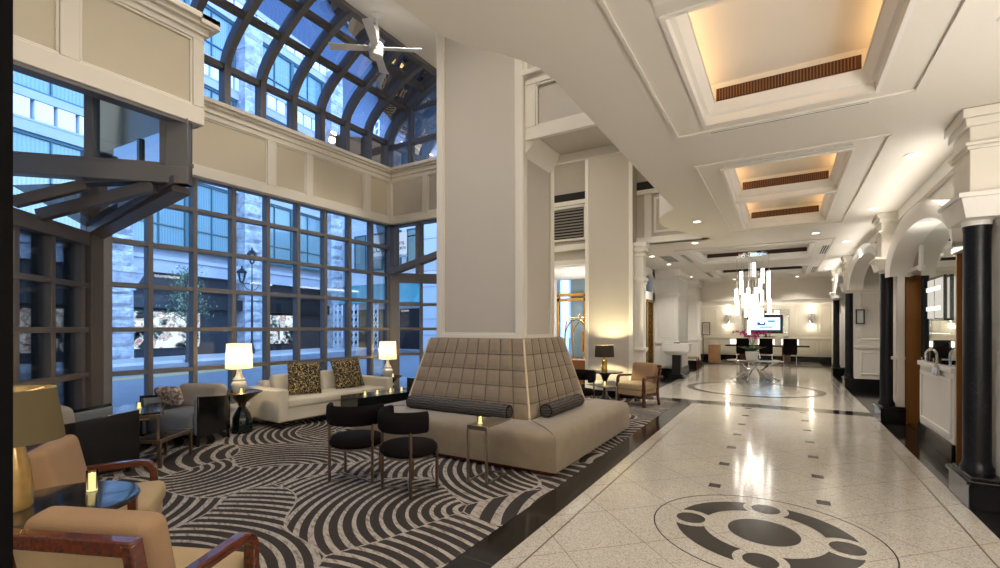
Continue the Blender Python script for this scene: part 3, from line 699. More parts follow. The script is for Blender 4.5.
fr(w,'y-',10.4,-2.4,-1.35,3.55,4.32,.05,.02)
w.build('moulding', M['white'], ve, bevel=.005)
w = MB(); w.box(-4.9,-3.98,10.375,10.4,3.62,4.32); lv = w.build('louvre', M['blackvent'], ve, smooth=False)
w = MB()
for k in range(10): w.bar((-4.88,10.362,3.66+.07*k),(-4.0,10.362,3.66+.07*k),.02,.03)
w.build('slats', M['silver'], lv, smooth=False)
w = MB(); fr(w,'y-',10.375,-4.96,-3.93,3.56,4.38,.05,.03); w.build('louvre_frame', M['white'], ve, smooth=False)
# column in the banquette
c1 = struct('column', (0,0,0), 0, 'square panelled column rising out of the banquette')
w = MB(); w.box(-4.05,-2.75,5.08,5.95,0,VZ); w.build('panel', M['taupe'], c1, smooth=False)
w = MB()
def pilaster_trim(mb, x0,x1,y,z0,z1,w=.10,p=.03):
    mb.box(x0,x0+w,y-p,y+.01,z0,z1); mb.box(x1-w,x1,y-p,y+.01,z0,z1)
pilaster_trim(w,-4.07,-2.73,5.08,1.3,VZ,.105,.025); w.box(-3.97,-2.83,5.055,5.09,1.30,1.42)
fr(w,'y-',5.08,-3.965,-2.835,1.42,VZ-.1,.02,.015)
w.box(-2.75,-2.725,5.06,5.17,1.3,VZ); w.box(-2.75,-2.725,5.86,5.97,1.3,3.8)
w.box(-2.75,-2.725,5.17,5.86,1.3,1.42)
w.build('moulding', M['cream'], c1, bevel=.006)
# portal beam from the column to the hall slab
pb = struct('wall_beam', (0,0,0), 0, 'panelled beam joining the banquette column to the hall ceiling')
w = MB(); w.box(-2.75,-1.3,5.14,5.90,3.84,4.58); w.build('panel', M['taupe'], pb, smooth=False)
w = MB(); w.box(-2.75,-1.3,5.10,5.15,3.80,3.95); w.box(-2.75,-1.3,5.10,5.15,4.47,4.62); w.box(-2.73,-2.58,5.10,5.15,3.95,4.47); w.box(-2.75,-1.3,5.88,5.95,3.74,3.88); w.box(-2.75,-1.3,5.05,5.95,4.58,4.64)
fr(w,'y-',5.14,-2.58,-1.3,3.95,4.47,.025,.03)
w.add([(-2.75,5.10,3.80),(-2.58,5.2,3.84),(-2.58,5.85,3.84),(-2.75,5.92,3.80),(-2.75,5.10,3.62),(-2.75,5.92,3.62)],[(0,1,2,3),(0,4,1),(3,2,5),(1,4,5,2)])
w.build('moulding', M['cream'], pb, bevel=.006)
# second pilaster
c2 = struct('column', (0,0,0), 0, 'grey panelled pilaster behind the round black pedestal table')
w = MB(); w.box(-3.80,-2.76,10.0,10.8,0,VZ); w.build('panel', M['taupe'], c2, smooth=False)
w = MB(); pilaster_trim(w,-3.81,-2.75,10.0,0.2,VZ,.08,.02); w.box(-3.81,-2.75,9.97,10.01,.12,.35); w.box(-2.76,-2.74,9.98,10.12,.1,3.3); w.build('moulding', M['white'], c2, bevel=.005)
w = MB(); w.box(-3.83,-2.73,9.95,10.1,0,.14); w.build('base', M['blackgran'], c2, bevel=.005)
# ---- entrance behind the lounge
en = struct('door_1', (0,0,0), 0, 'brass framed glass entrance doors beyond the lounge')
w = MB()
for x in (-5.9,-5.05,-4.2,-3.55): w.box(x-.035,x+.035,13.2,13.28,0,2.5)
w.box(-5.95,-3.5,13.2,13.28,2.3,2.4); w.box(-5.95,-3.5,13.2,13.28,2.45,2.55); w.box(-5.95,-3.5,13.2,13.28,.0,.25)
for x in (-5.1,-4.85): w.box(x-.015,x+.015,13.14,13.2,.8,1.4)
w.build('frame', M['brass'], en, bevel=.004, seg=1)
w = MB(); w.box(-5.95,-3.5,13.23,13.24,.2,2.95); w.build('glass', M['winglass'], en, smooth=False)
w = MB(); w.box(-6.0,-3.3,10.5,13.5,2.98,3.2); S(w.build('ceiling_entrance', M['white'], smooth=False))
w = MB(); w.box(-6.1,-5.95,10.4,13.5,0,3.2); w.box(-3.62,-3.5,10.8,13.4,0,CZ); w.box(-3.7,-3.5,15.0,15.3,0,CZ)
w.box(-3.7,-3.5,15.3,25,0,CZ); w.box(-3.7,-3.5,13.4,15.3,2.35,2.6); w.box(-3.7,-3.5,13.4,15.3,3.1,CZ)
wl = S(w.build('wall_left', M['white'], smooth=False))
w = MB()
for y in (13.42,14.28,15.0): w.box(-3.66,-3.48,y-.05,y+.05,0,2.35)
w.box(-3.66,-3.48,13.4,15.05,2.28,2.36)
dd = struct('door_2', (0,0,0), 0, 'brass framed doorway on the left of the far hall')
w.build('frame', M['brass'], dd, bevel=.005)
w = MB(); w.box(-3.62,-3.6,13.4,15.0,.1,3.1); w.build('glass', M['winglass'], dd, smooth=False)
w = MB(); w.box(-5.6,-5.5,13.6,15.3,0,3.0); w.box(-5.6,-3.6,15.25,15.35,0,3.0); w.box(-5.6,-3.6,13.45,13.5,0,3.0); S(w.build('wall_room', M['cream'], smooth=False))
# column beside the pilaster, hall side
def hall_pier(label, x0,x1,y0,y1, dado=True):
    r = struct('pier', (0,0,0), 0, label)
    w = MB(); w.box(x0,x1,y0,y1,0,CZ); w.build('body', M['white'], r, smooth=False)
    w = MB()
    for z0,z1,p in ((CZ-.1,CZ,.09),(CZ-.2,CZ-.1,.055),(CZ-.3,CZ-.26,.03),(2.50,2.58,.05),(2.44,2.50,.025)): w.box(x0-.001,x1+p,y0-p,y1+.0,z0,z1)
    if dado:
        w.box(x0,x1+.05,y0-.05,y1,1.02,1.08); w.box(x0,x1+.025,y0-.025,y1,.98,1.02)
        if x1-x0 > .4: fr(w,'y-',y0,x0+.1,x1-.1,.3,.9,.03,.015); fr(w,'y-',y0,x0+.1,x1-.1,1.2,2.35,.03,.015)
        fr(w,'x+',x1,y0+.1,y1-.1,.3,.9,.03,.015); fr(w,'x+',x1,y0+.1,y1-.1,1.2,2.35,.03,.015)
    w.build('moulding', M['white'], r, bevel=.008)
    w = MB(); w.box(x0-.001,x1+.04,y0-.04,y1,0,.24); w.box(x0-.001,x1+.06,y0-.06,y1,0,.06); w.build('base', M['blackgran'], r, bevel=.006)
hall_pier('white hall column between the lounge and far hall', -2.74,-2.56,10.12,10.36)
hall_pier('large white panelled pier behind the host podium', -3.5,-2.80,15.3,17.0)
hall_pier('white panelled pier before the far end wall', -3.5,-2.88,19.5,20.45)
# far end wall
fe = struct('wall_end', (0,0,0), 0, 'panelled end wall of the far hall')
w = MB(); w.box(-3.6,2.2,24.7,24.85,0,2.6); w.build('body', M['cream'], fe, smooth=False)
w = MB(); w.box(-3.6,2.2,24.64,24.71,1.02,1.08)
for a,bb in ((-3.3,-2.75),(-2.55,-1.95),(-1.75,.25),(.45,1.25),(1.35,1.7)):
    fr(w,'y-',24.7,a,bb,1.2,2.4,.04,.02); fr(w,'y-',24.7,a,bb,.34,.92,.04,.02)
w.box(-3.6,2.2,24.6,24.71,2.48,2.56)
w.build('moulding', M['white'], fe, bevel=.006)
w = MB(); w.box(-3.6,2.2,24.64,24.7,0,.24); w.build('base', M['blackgran'], fe, smooth=False)
# ---- right side: wall, niche with arch, recesses, columns
S(MB().box(2.3,2.4,-2,5.42,0,CZ).build('wall_right', M['white'], smooth=False))
S(MB().box(1.66,2.05,7.13,8.68,0,1.06).build('wall_counter', M['white'], smooth=False))
rn = struct('wall_right', (0,0,0), 0, 'mirrored elevator niche wall on the right')
w = MB()
w.box(2.05,2.15,5.9,9.95,0,CZ)
w.box(1.66,2.1,5.88,6.02,0,CZ); w.box(1.62,2.1,9.64,9.72,0,CZ)
w.box(1.66,2.05,7.08,7.13,0,3.2); w.box(1.66,2.05,8.68,8.73,0,3.2)
w.box(1.66,2.05,6.02,7.08,2.34,CZ); w.box(1.66,2.05,8.82,9.64,2.34,CZ)
w.box(1.66,2.05,7.15,8.75,2.9,CZ)
w.build('body', M['white'], rn, smooth=False)
w = MB(); w.box(1.645,1.662,7.12,8.69,1.06,2.95); w.build('mirror', M['mirror'], rn, smooth=False)
w = MB(); w.box(1.645,1.662,6.04,7.10,2.40,2.95); w.box(1.645,1.662,8.73,9.60,2.40,2.95); w.build('mirror', M['bronzemirror'], rn, smooth=False)
w = MB(); w.box(1.60,1.67,5.95,7.11,2.32,2.38); w.box(1.60,1.67,8.70,9.66,2.32,2.38); w.box(1.62,1.67,7.085,7.125,2.3,2.9); w.box(1.62,1.67,8.69,8.73,2.3,2.9)
w.build('moulding', M['white'], rn, bevel=.004)
def archivolt(name_label, yc, hw, z0, hz, par, x0=1.38, x1=1.66, band=.17, n=28):
    r = MB(); O = []; I = []
    for i in range(n+1):
        a = PI*i/n; O.append((yc-hw*math.cos(a), z0+hz*math.sin(a))); I.append((yc-(hw-band)*math.cos(a), z0+(hz-band)*math.sin(a)))
    vs = []; fs = []
    for (oy,oz),(iy,iz) in zip(O,I): vs += [(x0,oy,oz),(x0,iy,iz),(x1,iy,iz),(x1,oy,oz),(x0-.03,oy,oz+.03),(x0-.03,oy+(iy-oy)*.2,oz+(iz-oz)*.2)]
    k = 6
    for i in range(n):
        p, q_ = i*k, (i+1)*k
        fs += [(p+5,q_+5,q_+1,p+1),(p+1,q_+1,q_+2,p+2),(p+3,q_+3,q_+4,p+4),(p+4,q_+4,q_+5,p+5)]
    # spandrel filling up to the ceiling, set back a little
    base = len(vs)
    for oy,oz in O: vs += [(x0+.20,oy,oz),(x0+.20,oy,CZ)]
    for i in range(n): fs.append((base+2*i,base+2*i+1,base+2*i+3,base+2*i+2))
    r.add(vs,fs)
    a = .05
    r.box(x0+.13,x0+.22,yc-hw,yc+hw,CZ-.16,CZ-.004)
    r.build('arch', M['white'], par, ang=40)
archivolt('',7.68,1.72,2.28,.68,rn)
for y0,y1,lab in ((6.02,7.06,'nearer bronze elevator doors in the right niche'),(8.74,9.62,'farther bronze elevator doors in the right niche')):
    d = struct('door_3' if y0 < 7 else 'door_4', (0,0,0), 0, lab)
    w = MB(); ym = (y0+y1)/2
    w.box(1.98,2.04,y0,ym-.004,0.01,2.32); w.box(1.98,2.04,ym+.004,y1,.01,2.32); w.build('panel', M['bronze'], d, bevel=.004)
    w = MB(); w.box(1.63,2.04,y1-.02,y1+.02,0.01,2.32); w.box(1.68,2.04,y0,y0+.02,.01,2.32); w.build('jamb', M['bronze'], d, bevel=.004)
    w = MB(); w.box(1.66,2.04,y0,y1,.0,.012); w.build('threshold', M['brass'], d)
def marble_col(label, yc, wide=.9):
    t = thing('marble_column', label, 'column', (1.43,yc,0), 0, 'black marble columns along the right wall')
    w = MB(); w.box(-.12,wide,-.28,.28,0,.20); w.box(-.14,wide,-.30,.30,.20,.235); w.box(-.10,wide,-.26,.26,.235,.26); w.build('pedestal', M['blackgran'], t, bevel=.006)
    w = MB(); w.lathe([(.112,.26),(.112,.30),(.098,.32),(.092,.36),(.088,2.32),(.095,2.38)],0,0,28); w.build('shaft', M['marble'], t)
    w = MB(); w.box(.10,wide,-.2,.28,.26,2.5); w.build('pier', M['white'], t, bevel=.004)
    w = MB(); w.lathe([(.092,2.36),(.10,2.42),(.15,2.50),(.2,2.56)],0,0,28); w.frustum((-.13,wide,-.24,.26,2.42),(-.17,wide,-.30,.30,2.58)); w.box(-.19,wide,-.32,.32,2.58,2.62); w.build('capital', M['white'], t, bevel=.004)
    w = MB(); w.box(-.10,wide,-.22,.22,2.62,CZ-.02)
    for z0,z1,p in ((2.99,3.02,.02),(3.02,3.05,.035),(CZ-.15,CZ-.08,.03),(CZ-.08,CZ-.005,.055)): w.box(-.10-p,wide,-.22-p,.22+p,z0,z1)
    w.build('entablature', M['cream'], t, bevel=.006)
for yc,lab in ((5.62,'black marble column nearest the camera, right edge of view'),(9.78,'black marble column just past the mirrored niche'),(14.9,'third black marble column on the right, beside the dark opening'),(18.35,'farthest black marble column at the hall end')): marble_col(lab, yc, {9.78:.19}.get(yc,.9))
ra = struct('wall_right', (0,0,0), 0, 'white panelled alcoves past the niche')
w = MB(); w.box(2.9,3.0,9.9,14.7,0,CZ); w.box(1.5,3.0,14.62,15.1,0,CZ); w.box(1.5,3.0,9.72,10.0,0,CZ); w.box(1.5,2.6,18.3,18.5,0,CZ); w.box(1.75,1.9,18.5,24.8,0,2.6)
w.build('body', M['white'], ra, smooth=False)
w = MB(); w.box(1.5,2.9,14.56,14.63,1.0,1.06); fr(w,'y-',14.62,1.62,2.3,.34,.92,.04,.02); fr(w,'y-',14.62,1.62,2.3,1.2,2.4,.04,.02); w.box(1.46,1.64,9.60,9.66,1.0,1.05); w.box(1.5,2.9,14.58,14.63,2.44,2.56)
w.build('moulding', M['white'], ra, bevel=.006)
archivolt('',12.33,2.3,2.45,.72,ra); archivolt('',16.65,1.5,2.45,.72,ra)
w = MB(); w.box(1.5,2.9,14.58,14.62,0,.24); w.build('base', M['blackgran'], ra, smooth=False)
w = MB(); w.box(2.55,2.65,15.1,18.3,0,CZ); S(w.build('wall_opening_shade', M['black'], smooth=False))  # black colour paints the shade of the dark opening between columns
w = MB(); w.box(2.5,4.0,5.42,5.5,0,CZ); w.box(2.3,4.0,9.9,10,0,CZ);  S(w.build('wall_side', M['white'], smooth=False))
S(MB().box(3.95,4.05,-2.2,24.8,0,CZ+.1).build('wall_leak_block', M['white'], smooth=False)); S(MB().box(1.9,4.0,20.45,20.6,0,CZ+.1).build('wall_leak_block', M['white'], smooth=False))  # unseen walls added to keep sky light from leaking into the hall
# dark pillar edge close to the camera on the left
w = MB(); w.box(-1.47,-1.333,.19,.304,0,CZ+.0); w.box(-1.48,-1.325,.18,.31,0,.12)
S(w.build('wall_pillar', M['darkpillar'], smooth=False), 'dark stained pillar at the left edge, close to the camera')
# ================================================================== FURNITURE
# ---- banquette
bq = thing('banquette', 'taupe velvet banquette with tall tufted backs built round the square column', 'banquette', (0,0,0))
sx0,sx1,sy0,sy1,sz = -4.83,-1.93,4.26,6.82,.43
BX0,BX1,BY0,BY1 = -4.42,-2.51,4.82,6.58      # foot of the back
TX0,TX1,TY0,TY1,TZ = -4.17,-2.71,5.04,6.22,1.36
def seat_side(o0,o1,i0,i1):   # trapezoid between an outer and an inner edge, rounded at the top
    mb = MB(); n = 14; rows = []
    O0,O1,I0,I1 = [Vector((p[0],p[1],0)) for p in (o0,o1,i0,i1)]
    out = ((O0+O1)-(I0+I1)).normalized()
    pr = [(0.0,.06,0),(0,.20,.006),(0,.34,.004),(-.012,.395,0),(-.035,.422,0),(-.08,.435,0),(-.2,.445,0),(-.35,.446,0)]
    for k in range(n+1):
        u = k/n; a = O0.lerp(O1,u); b_ = I0.lerp(I1,u); d = (b_-a)
        row = []
        for off,z,pf in pr:
            t = min(1,-off/.45); p = a+d*t
            sag = .006*math.sin(PI*u)*(1 if z > .4 else 0)
            row.append((p.x+out.x*pf,p.y+out.y*pf,z+sag))
        row.append((b_.x,b_.y,.43)); rows.append(row)
    m_ = len(rows[0]); vs = [p for r in rows for p in r]
    fs = [(i*m_+j,(i+1)*m_+j,(i+1)*m_+j+1,i*m_+j+1) for i in range(n) for j in range(m_-1)]
    mb.add(vs,fs); return mb
for a in (((sx0,sy0),(sx1,sy0),(BX0,BY0),(BX1,BY0)),((sx1,sy0),(sx1,sy1),(BX1,BY0),(BX1,BY1)),((sx1,sy1),(sx0,sy1),(BX1,BY1),(BX0,BY1)),((sx0,sy1),(sx0,sy0),(BX0,BY1),(BX0,BY0))):
    seat_side(*a).build('seat', M['velvet'], bq, ang=50)
def tufted(p00,p10,p01,p11,nc,nr,out):
    mb = MB(); k = 6; P = [Vector(p) for p in (p00,p10,p01,p11)]; out = Vector(out).normalized()
    nu,nv = nc*k,nr*k; vs = []
    for j in range(nv+1):
        v = j/nv
        for i in range(nu+1):
            u = i/nu; p = (P[0].lerp(P[1],u)).lerp(P[2].lerp(P[3],u),v)
            cu = 2*((u*nc)%1)-1 if i%k else 1; cv = 2*((v*nr)%1)-1 if j%k else 1
            b_ = (1-abs(cu)**5)*(1-abs(cv)**5)
            vs.append(tuple(p+out*.016*b_))
    fs = [(j*(nu+1)+i,j*(nu+1)+i+1,(j+1)*(nu+1)+i+1,(j+1)*(nu+1)+i) for j in range(nv) for i in range(nu)]
    mb.add(vs,fs); return mb
zb = .42
def seams(p00,p10,p01,p11,nc,nr,out,par):
    mb = MB(); P = [Vector(p) for p in (p00,p10,p01,p11)]; o_ = Vector(out).normalized()*.004
    for i in range(1,nc): mb.tube([P[0].lerp(P[1],i/nc)+o_, P[2].lerp(P[3],i/nc)+o_],.003,5)
    for j in range(1,nr): mb.tube([P[0].lerp(P[2],j/nr)+o_, P[1].lerp(P[3],j/nr)+o_],.003,5)
    mb.build('seams', M['seam'], par)
_a = ((BX0,BY0,zb),(BX1,BY0,zb),(TX0,TY0,TZ),(TX1,TY0,TZ),9,5,(0,-1,.2)); _p = tufted(*_a).build('backrest', M['tuft'], bq, ang=60); seams(*_a,_p)
_a = ((BX1,BY0,zb),(BX1,BY1,zb),(TX1,TY0,TZ),(TX1,TY1,TZ),6,5,(1,0,.2)); _p = tufted(*_a).build('backrest', M['tuft'], bq, ang=60); seams(*_a,_p)
_a = ((BX1,BY1,zb),(BX0,BY1,zb),(TX1,TY1,TZ),(TX0,TY1,TZ),9,5,(0,1,.2)); _p = tufted(*_a).build('backrest', M['tuft'], bq, ang=60); seams(*_a,_p)
_a = ((BX0,BY1,zb),(BX0,BY0,zb),(TX0,TY1,TZ),(TX0,TY0,TZ),6,5,(-1,0,.2)); _p = tufted(*_a).build('backrest', M['tuft'], bq, ang=60); seams(*_a,_p)
w = MB(); w.prism([(TX0,TY0),(TX1,TY0),(TX1,TY1),(TX0,TY1)],TZ-.03,TZ+.012); w.build('top_cap', M['tuft'], bq, bevel=.01)
for (a,b_,c,d) in ((BX1,BY0,TX1,TY0),(BX0,BY0,TX0,TY0),(BX1,BY1,TX1,TY1),(BX0,BY1,TX0,TY1)):
    w = MB(); w.tube([(a,b_,zb),(c,d,TZ)],.013,8); w.build('piping', M['piping'], bq)
for a,b_,c,d in ((BX1,BY0,sx1,sy0),(BX0,BY0,sx0,sy0)):
    sx_ = 1 if c > -3 else -1
    w = MB(); w.tube([(a,b_,.45),(c-sx_*.2,d+.2,.452),(c-sx_*.035,d+.035,.428),(c-sx_*.004,d+.004,.395),(c+sx_*.004,d-.004,.2),(c,d,.07)],.006,6); w.build('seat_welt', M['velvet'], bq)
w = MB(); w.box(sx0+.07,sx1-.07,sy0+.07,sy1-.07,.005,.07); w.build('plinth', M['mahog'], bq, smooth=False)
def bolster(label, p, q):
    p = Vector(p); q = Vector(q); L_ = (q-p).length; rz = math.atan2((q-p).y,(q-p).x)
    t = thing('bolster', label, 'bolster cushion', tuple(p), rz, 'charcoal bolsters on the banquette')
    w = MB(); n = 22; prof = []
    r = .088
    for x,k in ((0,.80),(.008,.92),(.03,1),(.06,1.0)): prof.append((x,k*r))
    prof += [(L_*i/10,r*(1+.02*math.sin(i*2.1))) for i in range(1,10)]
    prof += [(L_-.06,r),(L_-.03,r),(L_-.008,.92*r),(L_,.80*r)]
    vs = [(x,rr*math.cos(2*PI*i/n),r*.98+rr*math.sin(2*PI*i/n)*.98) for x,rr in prof for i in range(n)]
    w.add(vs,[(k*n+i,k*n+(i+1)%n,(k+1)*n+(i+1)%n,(k+1)*n+i) for k in range(len(prof)-1) for i in range(n)])
    w.build('roll', M['ribbed'], t, ang=60)
    for x,sg in ((0,-1),(L_,1)):
        w = MB(); w.add([(x+sg*.006,r*.80*math.cos(2*PI*i/n),r*.98+r*.8*math.sin(2*PI*i/n)) for i in range(n)]+[(x+sg*.016,0,r*.98)],[(i,(i+1)%n,n) for i in range(n)])
        e_ = w.build('end_panel', M['ribbed'], t, ang=60)
        w = MB(); w.tube([(x+sg*.004,r*.82*math.cos(2*PI*i/n),r*.98+r*.82*math.sin(2*PI*i/n)) for i in range(n)],.007,6,closed=True); w.build('welt', M['blackfab'], e_)
bolster('long charcoal bolster along the front back of the banquette',(-4.22,4.70,.445),(-2.72,4.70,.445))
bolster('short charcoal bolster on the hall side of the banquette',(-2.38,4.98,.445),(-2.38,6.0,.445))
# ---- candle votives
def candle(label, loc, r=.028, h=.075, group=None):
    t = thing('votive_candle', label, 'candle', loc, 0, group)
    w = MB(); w.lathe([(r*.7,.004),(r,.002),(r*1.02,h),(r*.94,h),(r*.93,.008)],0,0,16); w.build('holder', M['votive'], t)
    w = MB(); w.cyl(0,0,.006,h*.84,r*.92,n=14); w.build('wax', M['candleglow'], t)
    w = MB(); w.lathe([(.002,h*.84),(.003,h*.86),(.0,h*.89)],0,0,8); w.build('flame', M['flame'], t)
    return t
# ---- C shaped side tables
def ctable(label, loc, rz):
    t = thing('side_table', label, 'side table', loc, rz, 'slim metal C shaped side tables')
    w = MB(); w.box(-.115,.115,-.01,.47,.545,.56); w.build('table_top', M['steel'], t, bevel=.003)
    for x in (-.105,.105):
        w = MB(); w.box(x-.011,x+.011,-.008,.014,0,.545); w.build('leg', M['steel'], t, bevel=.002)
    w = MB(); w.box(-.115,-.095,0,.40,0,.016); w.box(.095,.115,0,.40,0,.016); w.box(-.115,.115,.38,.40,0,.016); w.build('base_rail', M['steel'], t, bevel=.002)
    w = MB(); w.box(-.115,.115,-.004,.010,.515,.545); w.build('top_rail', M['steel'], t, bevel=.002)
    return t
ctable('slim metal C-table pulled over the front seat of the banquette',(-2.53,3.76,0),.03)
candle('lit votive on the metal C-table in front of the banquette',(-2.56,3.86,.561))
ctable('slim metal C-table at the far end of the banquette, by the black chair',(-2.36,7.35,0),R(60))
candle('lit votive on the metal C-table at the far end of the banquette',(-2.50,7.44,.561))
# ---- round black chairs
def round_chair(label, loc, rz):
    t = thing('lounge_chair', label, 'chair', loc, rz, 'small black round-seat chairs with metal legs')
    w = MB(); w.lathe([(.0,.335),(.20,.335),(.245,.35),(.265,.38),(.262,.41),(.235,.435),(.15,.447),(0,.45)],0,0,32); w.build('seat', M['blackfab'], t, ang=60)
    w = MB(); n = 22; A0,A1 = R(180),R(360); vs = []
    pr = [(.232,.575),(.262,.565),(.282,.59),(.287,.67),(.282,.735),(.262,.757),(.236,.745),(.226,.66)]
    for i in range(n+1):
        u = i/n; a = A0+(A1-A0)*u
        for r,z in pr: vs.append((r*math.cos(a),r*1.0*math.sin(a),z))
    m_ = len(pr); fs = [(i*m_+j,i*m_+(j+1)%m_,(i+1)*m_+(j+1)%m_,(i+1)*m_+j) for i in range(n) for j in range(m_)]
    fs += [tuple(range(m_)),tuple(n*m_+j for j in range(m_-1,-1,-1))]
    w.add(vs,fs); w.build('backrest', M['blackfab'], t, ang=60)
    for k,(a,h) in enumerate(((215,.62),(325,.62),(45,.37),(135,.37))):
        x,y = .258*math.cos(R(a)),.258*math.sin(R(a))
        w = MB(); w.box(x-.011,x+.011,y-.011,y+.011,0,h); w.build('leg', M['antique'], t, bevel=.002)
    w = MB()
    for a in (215,325): w.bar((.258*math.cos(R(a)),.258*math.sin(R(a)),.012),(-.258*math.cos(R(a)),-.258*math.sin(R(a)),.012),.018,.012)
    w.build('stretcher', M['steel'], t, bevel=.001)
    w = MB(); w.lathe([(.03,.318),(.22,.32),(.22,.338)],0,0,24); w.build('seat_ring', M['steel'], t)
    return t
round_chair('small black round-seat chair left of its twin, in front of the black coffee table',(-3.66,3.28,0),R(28))
round_chair('small black round-seat chair nearest the metal C-table',(-2.99,3.31,0),R(-10))
round_chair('small black chair half hidden behind the far end of the banquette',(-3.06,7.74,0),R(150))
# ---- wood armed armchairs : local +y is the front
def armchair(label, loc, face):
    t = thing('armchair', label, 'armchair', loc, R(face-90), 'tan armchairs with reddish wooden arms')
    w = MB(); w.puff((0,.02,.375),.54,.56,.14,.045,.02); w.build('seat_cushion', M['tanfab'], t, ang=60)
    w = MB(); w.box(-.265,.265,-.24,.28,.21,.32); w.build('seat_base', M['tanfab'], t, bevel=.02)
    w = MB(); w.puff((0,0,0),.52,.14,.46,.05,.0); 
    c_, s_ = math.cos(R(-14)), math.sin(R(-14))
    w.v = [(x, y*c_-z*s_*-1*-1 if False else y*c_ - z*-s_*-1, z) if False else (x, y*math.cos(R(12))-z*math.sin(R(12))-.195, y*math.sin(R(12))+z*math.cos(R(12))+.585) for x,y,z in w.v]
    w.build('back_cushion', M['tanback'], t, ang=60)
    # rear frame, raked like the cushion
    def rk(z): return -.275-(z-.40)*.2
    w = MB()
    for x in (-.27,.27): w.bar((x,rk(.25),.25),(x,rk(.77),.77),.045,.05,up=(0,1,0))
    w.bar((-.29,rk(.75),.75),(.29,rk(.75),.75),.05,.055); w.bar((-.27,rk(.34),.34),(.27,rk(.34),.34),.04,.04)
    bf = w.build('back_frame', M['mahog'], t, bevel=.006)
    w = MB(); w.add([(-.25,rk(.35)+.012,.35),(.25,rk(.35)+.012,.35),(.25,rk(.73)+.012,.73),(-.25,rk(.73)+.012,.73),(-.25,rk(.35)+.03,.35),(.25,rk(.35)+.03,.35),(.25,rk(.73)+.03,.73),(-.25,rk(.73)+.03,.73)],[(0,1,2,3),(4,5,6,7),(0,1,5,4),(1,2,6,5),(2,3,7,6),(3,0,4,7)]); w.build('back_panel', M['tanfab'], t, smooth=False)
    for x in (-.305,.305):
        w = MB()
        pts = [(x,-.35,.545),(x,-.2,.553),(x,.05,.563),(x,.15,.565)]+[(x,.15+.07*math.sin(a),.495+.07*math.cos(a)) for a in (R(25),R(50),R(75),R(90))]+[(x,.222,.36),(x,.222,.2),(x,.215,.0)]
        w.sweep(pts,.055,.042,side=(1,0,0)); w.build('arm', M['mahog'], t, bevel=.006, ang=40)
    for x in (-.27,.27):
        w = MB(); w.bar((x,-.25,.27),(x,-.31,.0),.042,.045,up=(0,1,0)); w.build('leg', M['mahog'], t, bevel=.005)
    w = MB(); w.box(-.28,.28,.2,.235,.19,.25); w.box(-.28,-.25,-.25,.22,.19,.25); w.box(.25,.28,-.25,.22,.19,.25); w.build('rail', M['mahog'], t, bevel=.004)
    return t
armchair('tan armchair with reddish wooden arms behind the foreground table lamp',(-3.645,1.22,0),58)
armchair('tan armchair seen from behind, nearest the camera at lower left',(-2.289,.936,0),113)
armchair('tan armchair with wooden arms by the pedestal table near the hall',(-2.45,9.26,0),-112)
# ---- foreground round table, lamp, candle
t = thing('round_table', 'glossy black round table in the left foreground', 'table', (-2.873,.81,0))
w = MB(); w.lathe([(0,.665),(.27,.665),(.292,.672),(.298,.685),(.292,.698),(.275,.70),(0,.70)],0,0,56); w.build('table_top', M['blackwood'], t, ang=40)
w = MB(); w.lathe([(.20,0),(.19,.02),(.06,.05),(.045,.2),(.045,.58),(.08,.665)],0,0,24); w.build('pedestal', M['blackwood'], t)
candle('lit votive on the glossy round table in the left foreground',(-2.91,.94,.701),.024,.10)
def glass_lamp(label, loc, hb, rb, rt, sh0, sh1, sr0, sr1, base, sh=None):
    t = thing('table_lamp', label, 'lamp', loc, 0)
    w = MB(); w.lathe([(rb*.92,.0),(rb,.012),(rb*.98,hb*.3),(rb*.85,hb*.65),(rt,hb),(rt*.6,hb+.01)],0,0,32); w.build('base', base, t, ang=50)
    w = MB(); w.cyl(0,0,hb,sh1-.03,.012,n=10); w.build('stem', M['brass'], t)
    w = MB(); n=40; w.lathe([(sr0,sh0),(sr0,sh0+.002),(sr1,sh1)],0,0,n); 
    w.v = w.v; w.f = [f for f in w.f if len(f) == 4]
    w.build('lamp_shade', sh or M['oliveshade'], t, recalc=False)
    w = MB()
    for k in range(3): w.bar((0,0,sh1-.03),(sr1*math.cos(k*2.094),sr1*math.sin(k*2.094),sh1-.01),.005)
    w.lathe([(.0,sh0+.06),(.03,sh0+.07),(.035,sh0+.11),(.02,sh0+.15),(0,sh0+.16)],0,0,14); w.build('bulb', M['shade'], t)
    return t
glass_lamp('olive shaded lamp with mercury glass base on the foreground round table',(-2.93,.655,.70),.29,.080,.048,.30,.53,.185,.155,M['amber'])
light('POINT',(-2.93,.655,1.10),26,(1,.80,.50),.04)
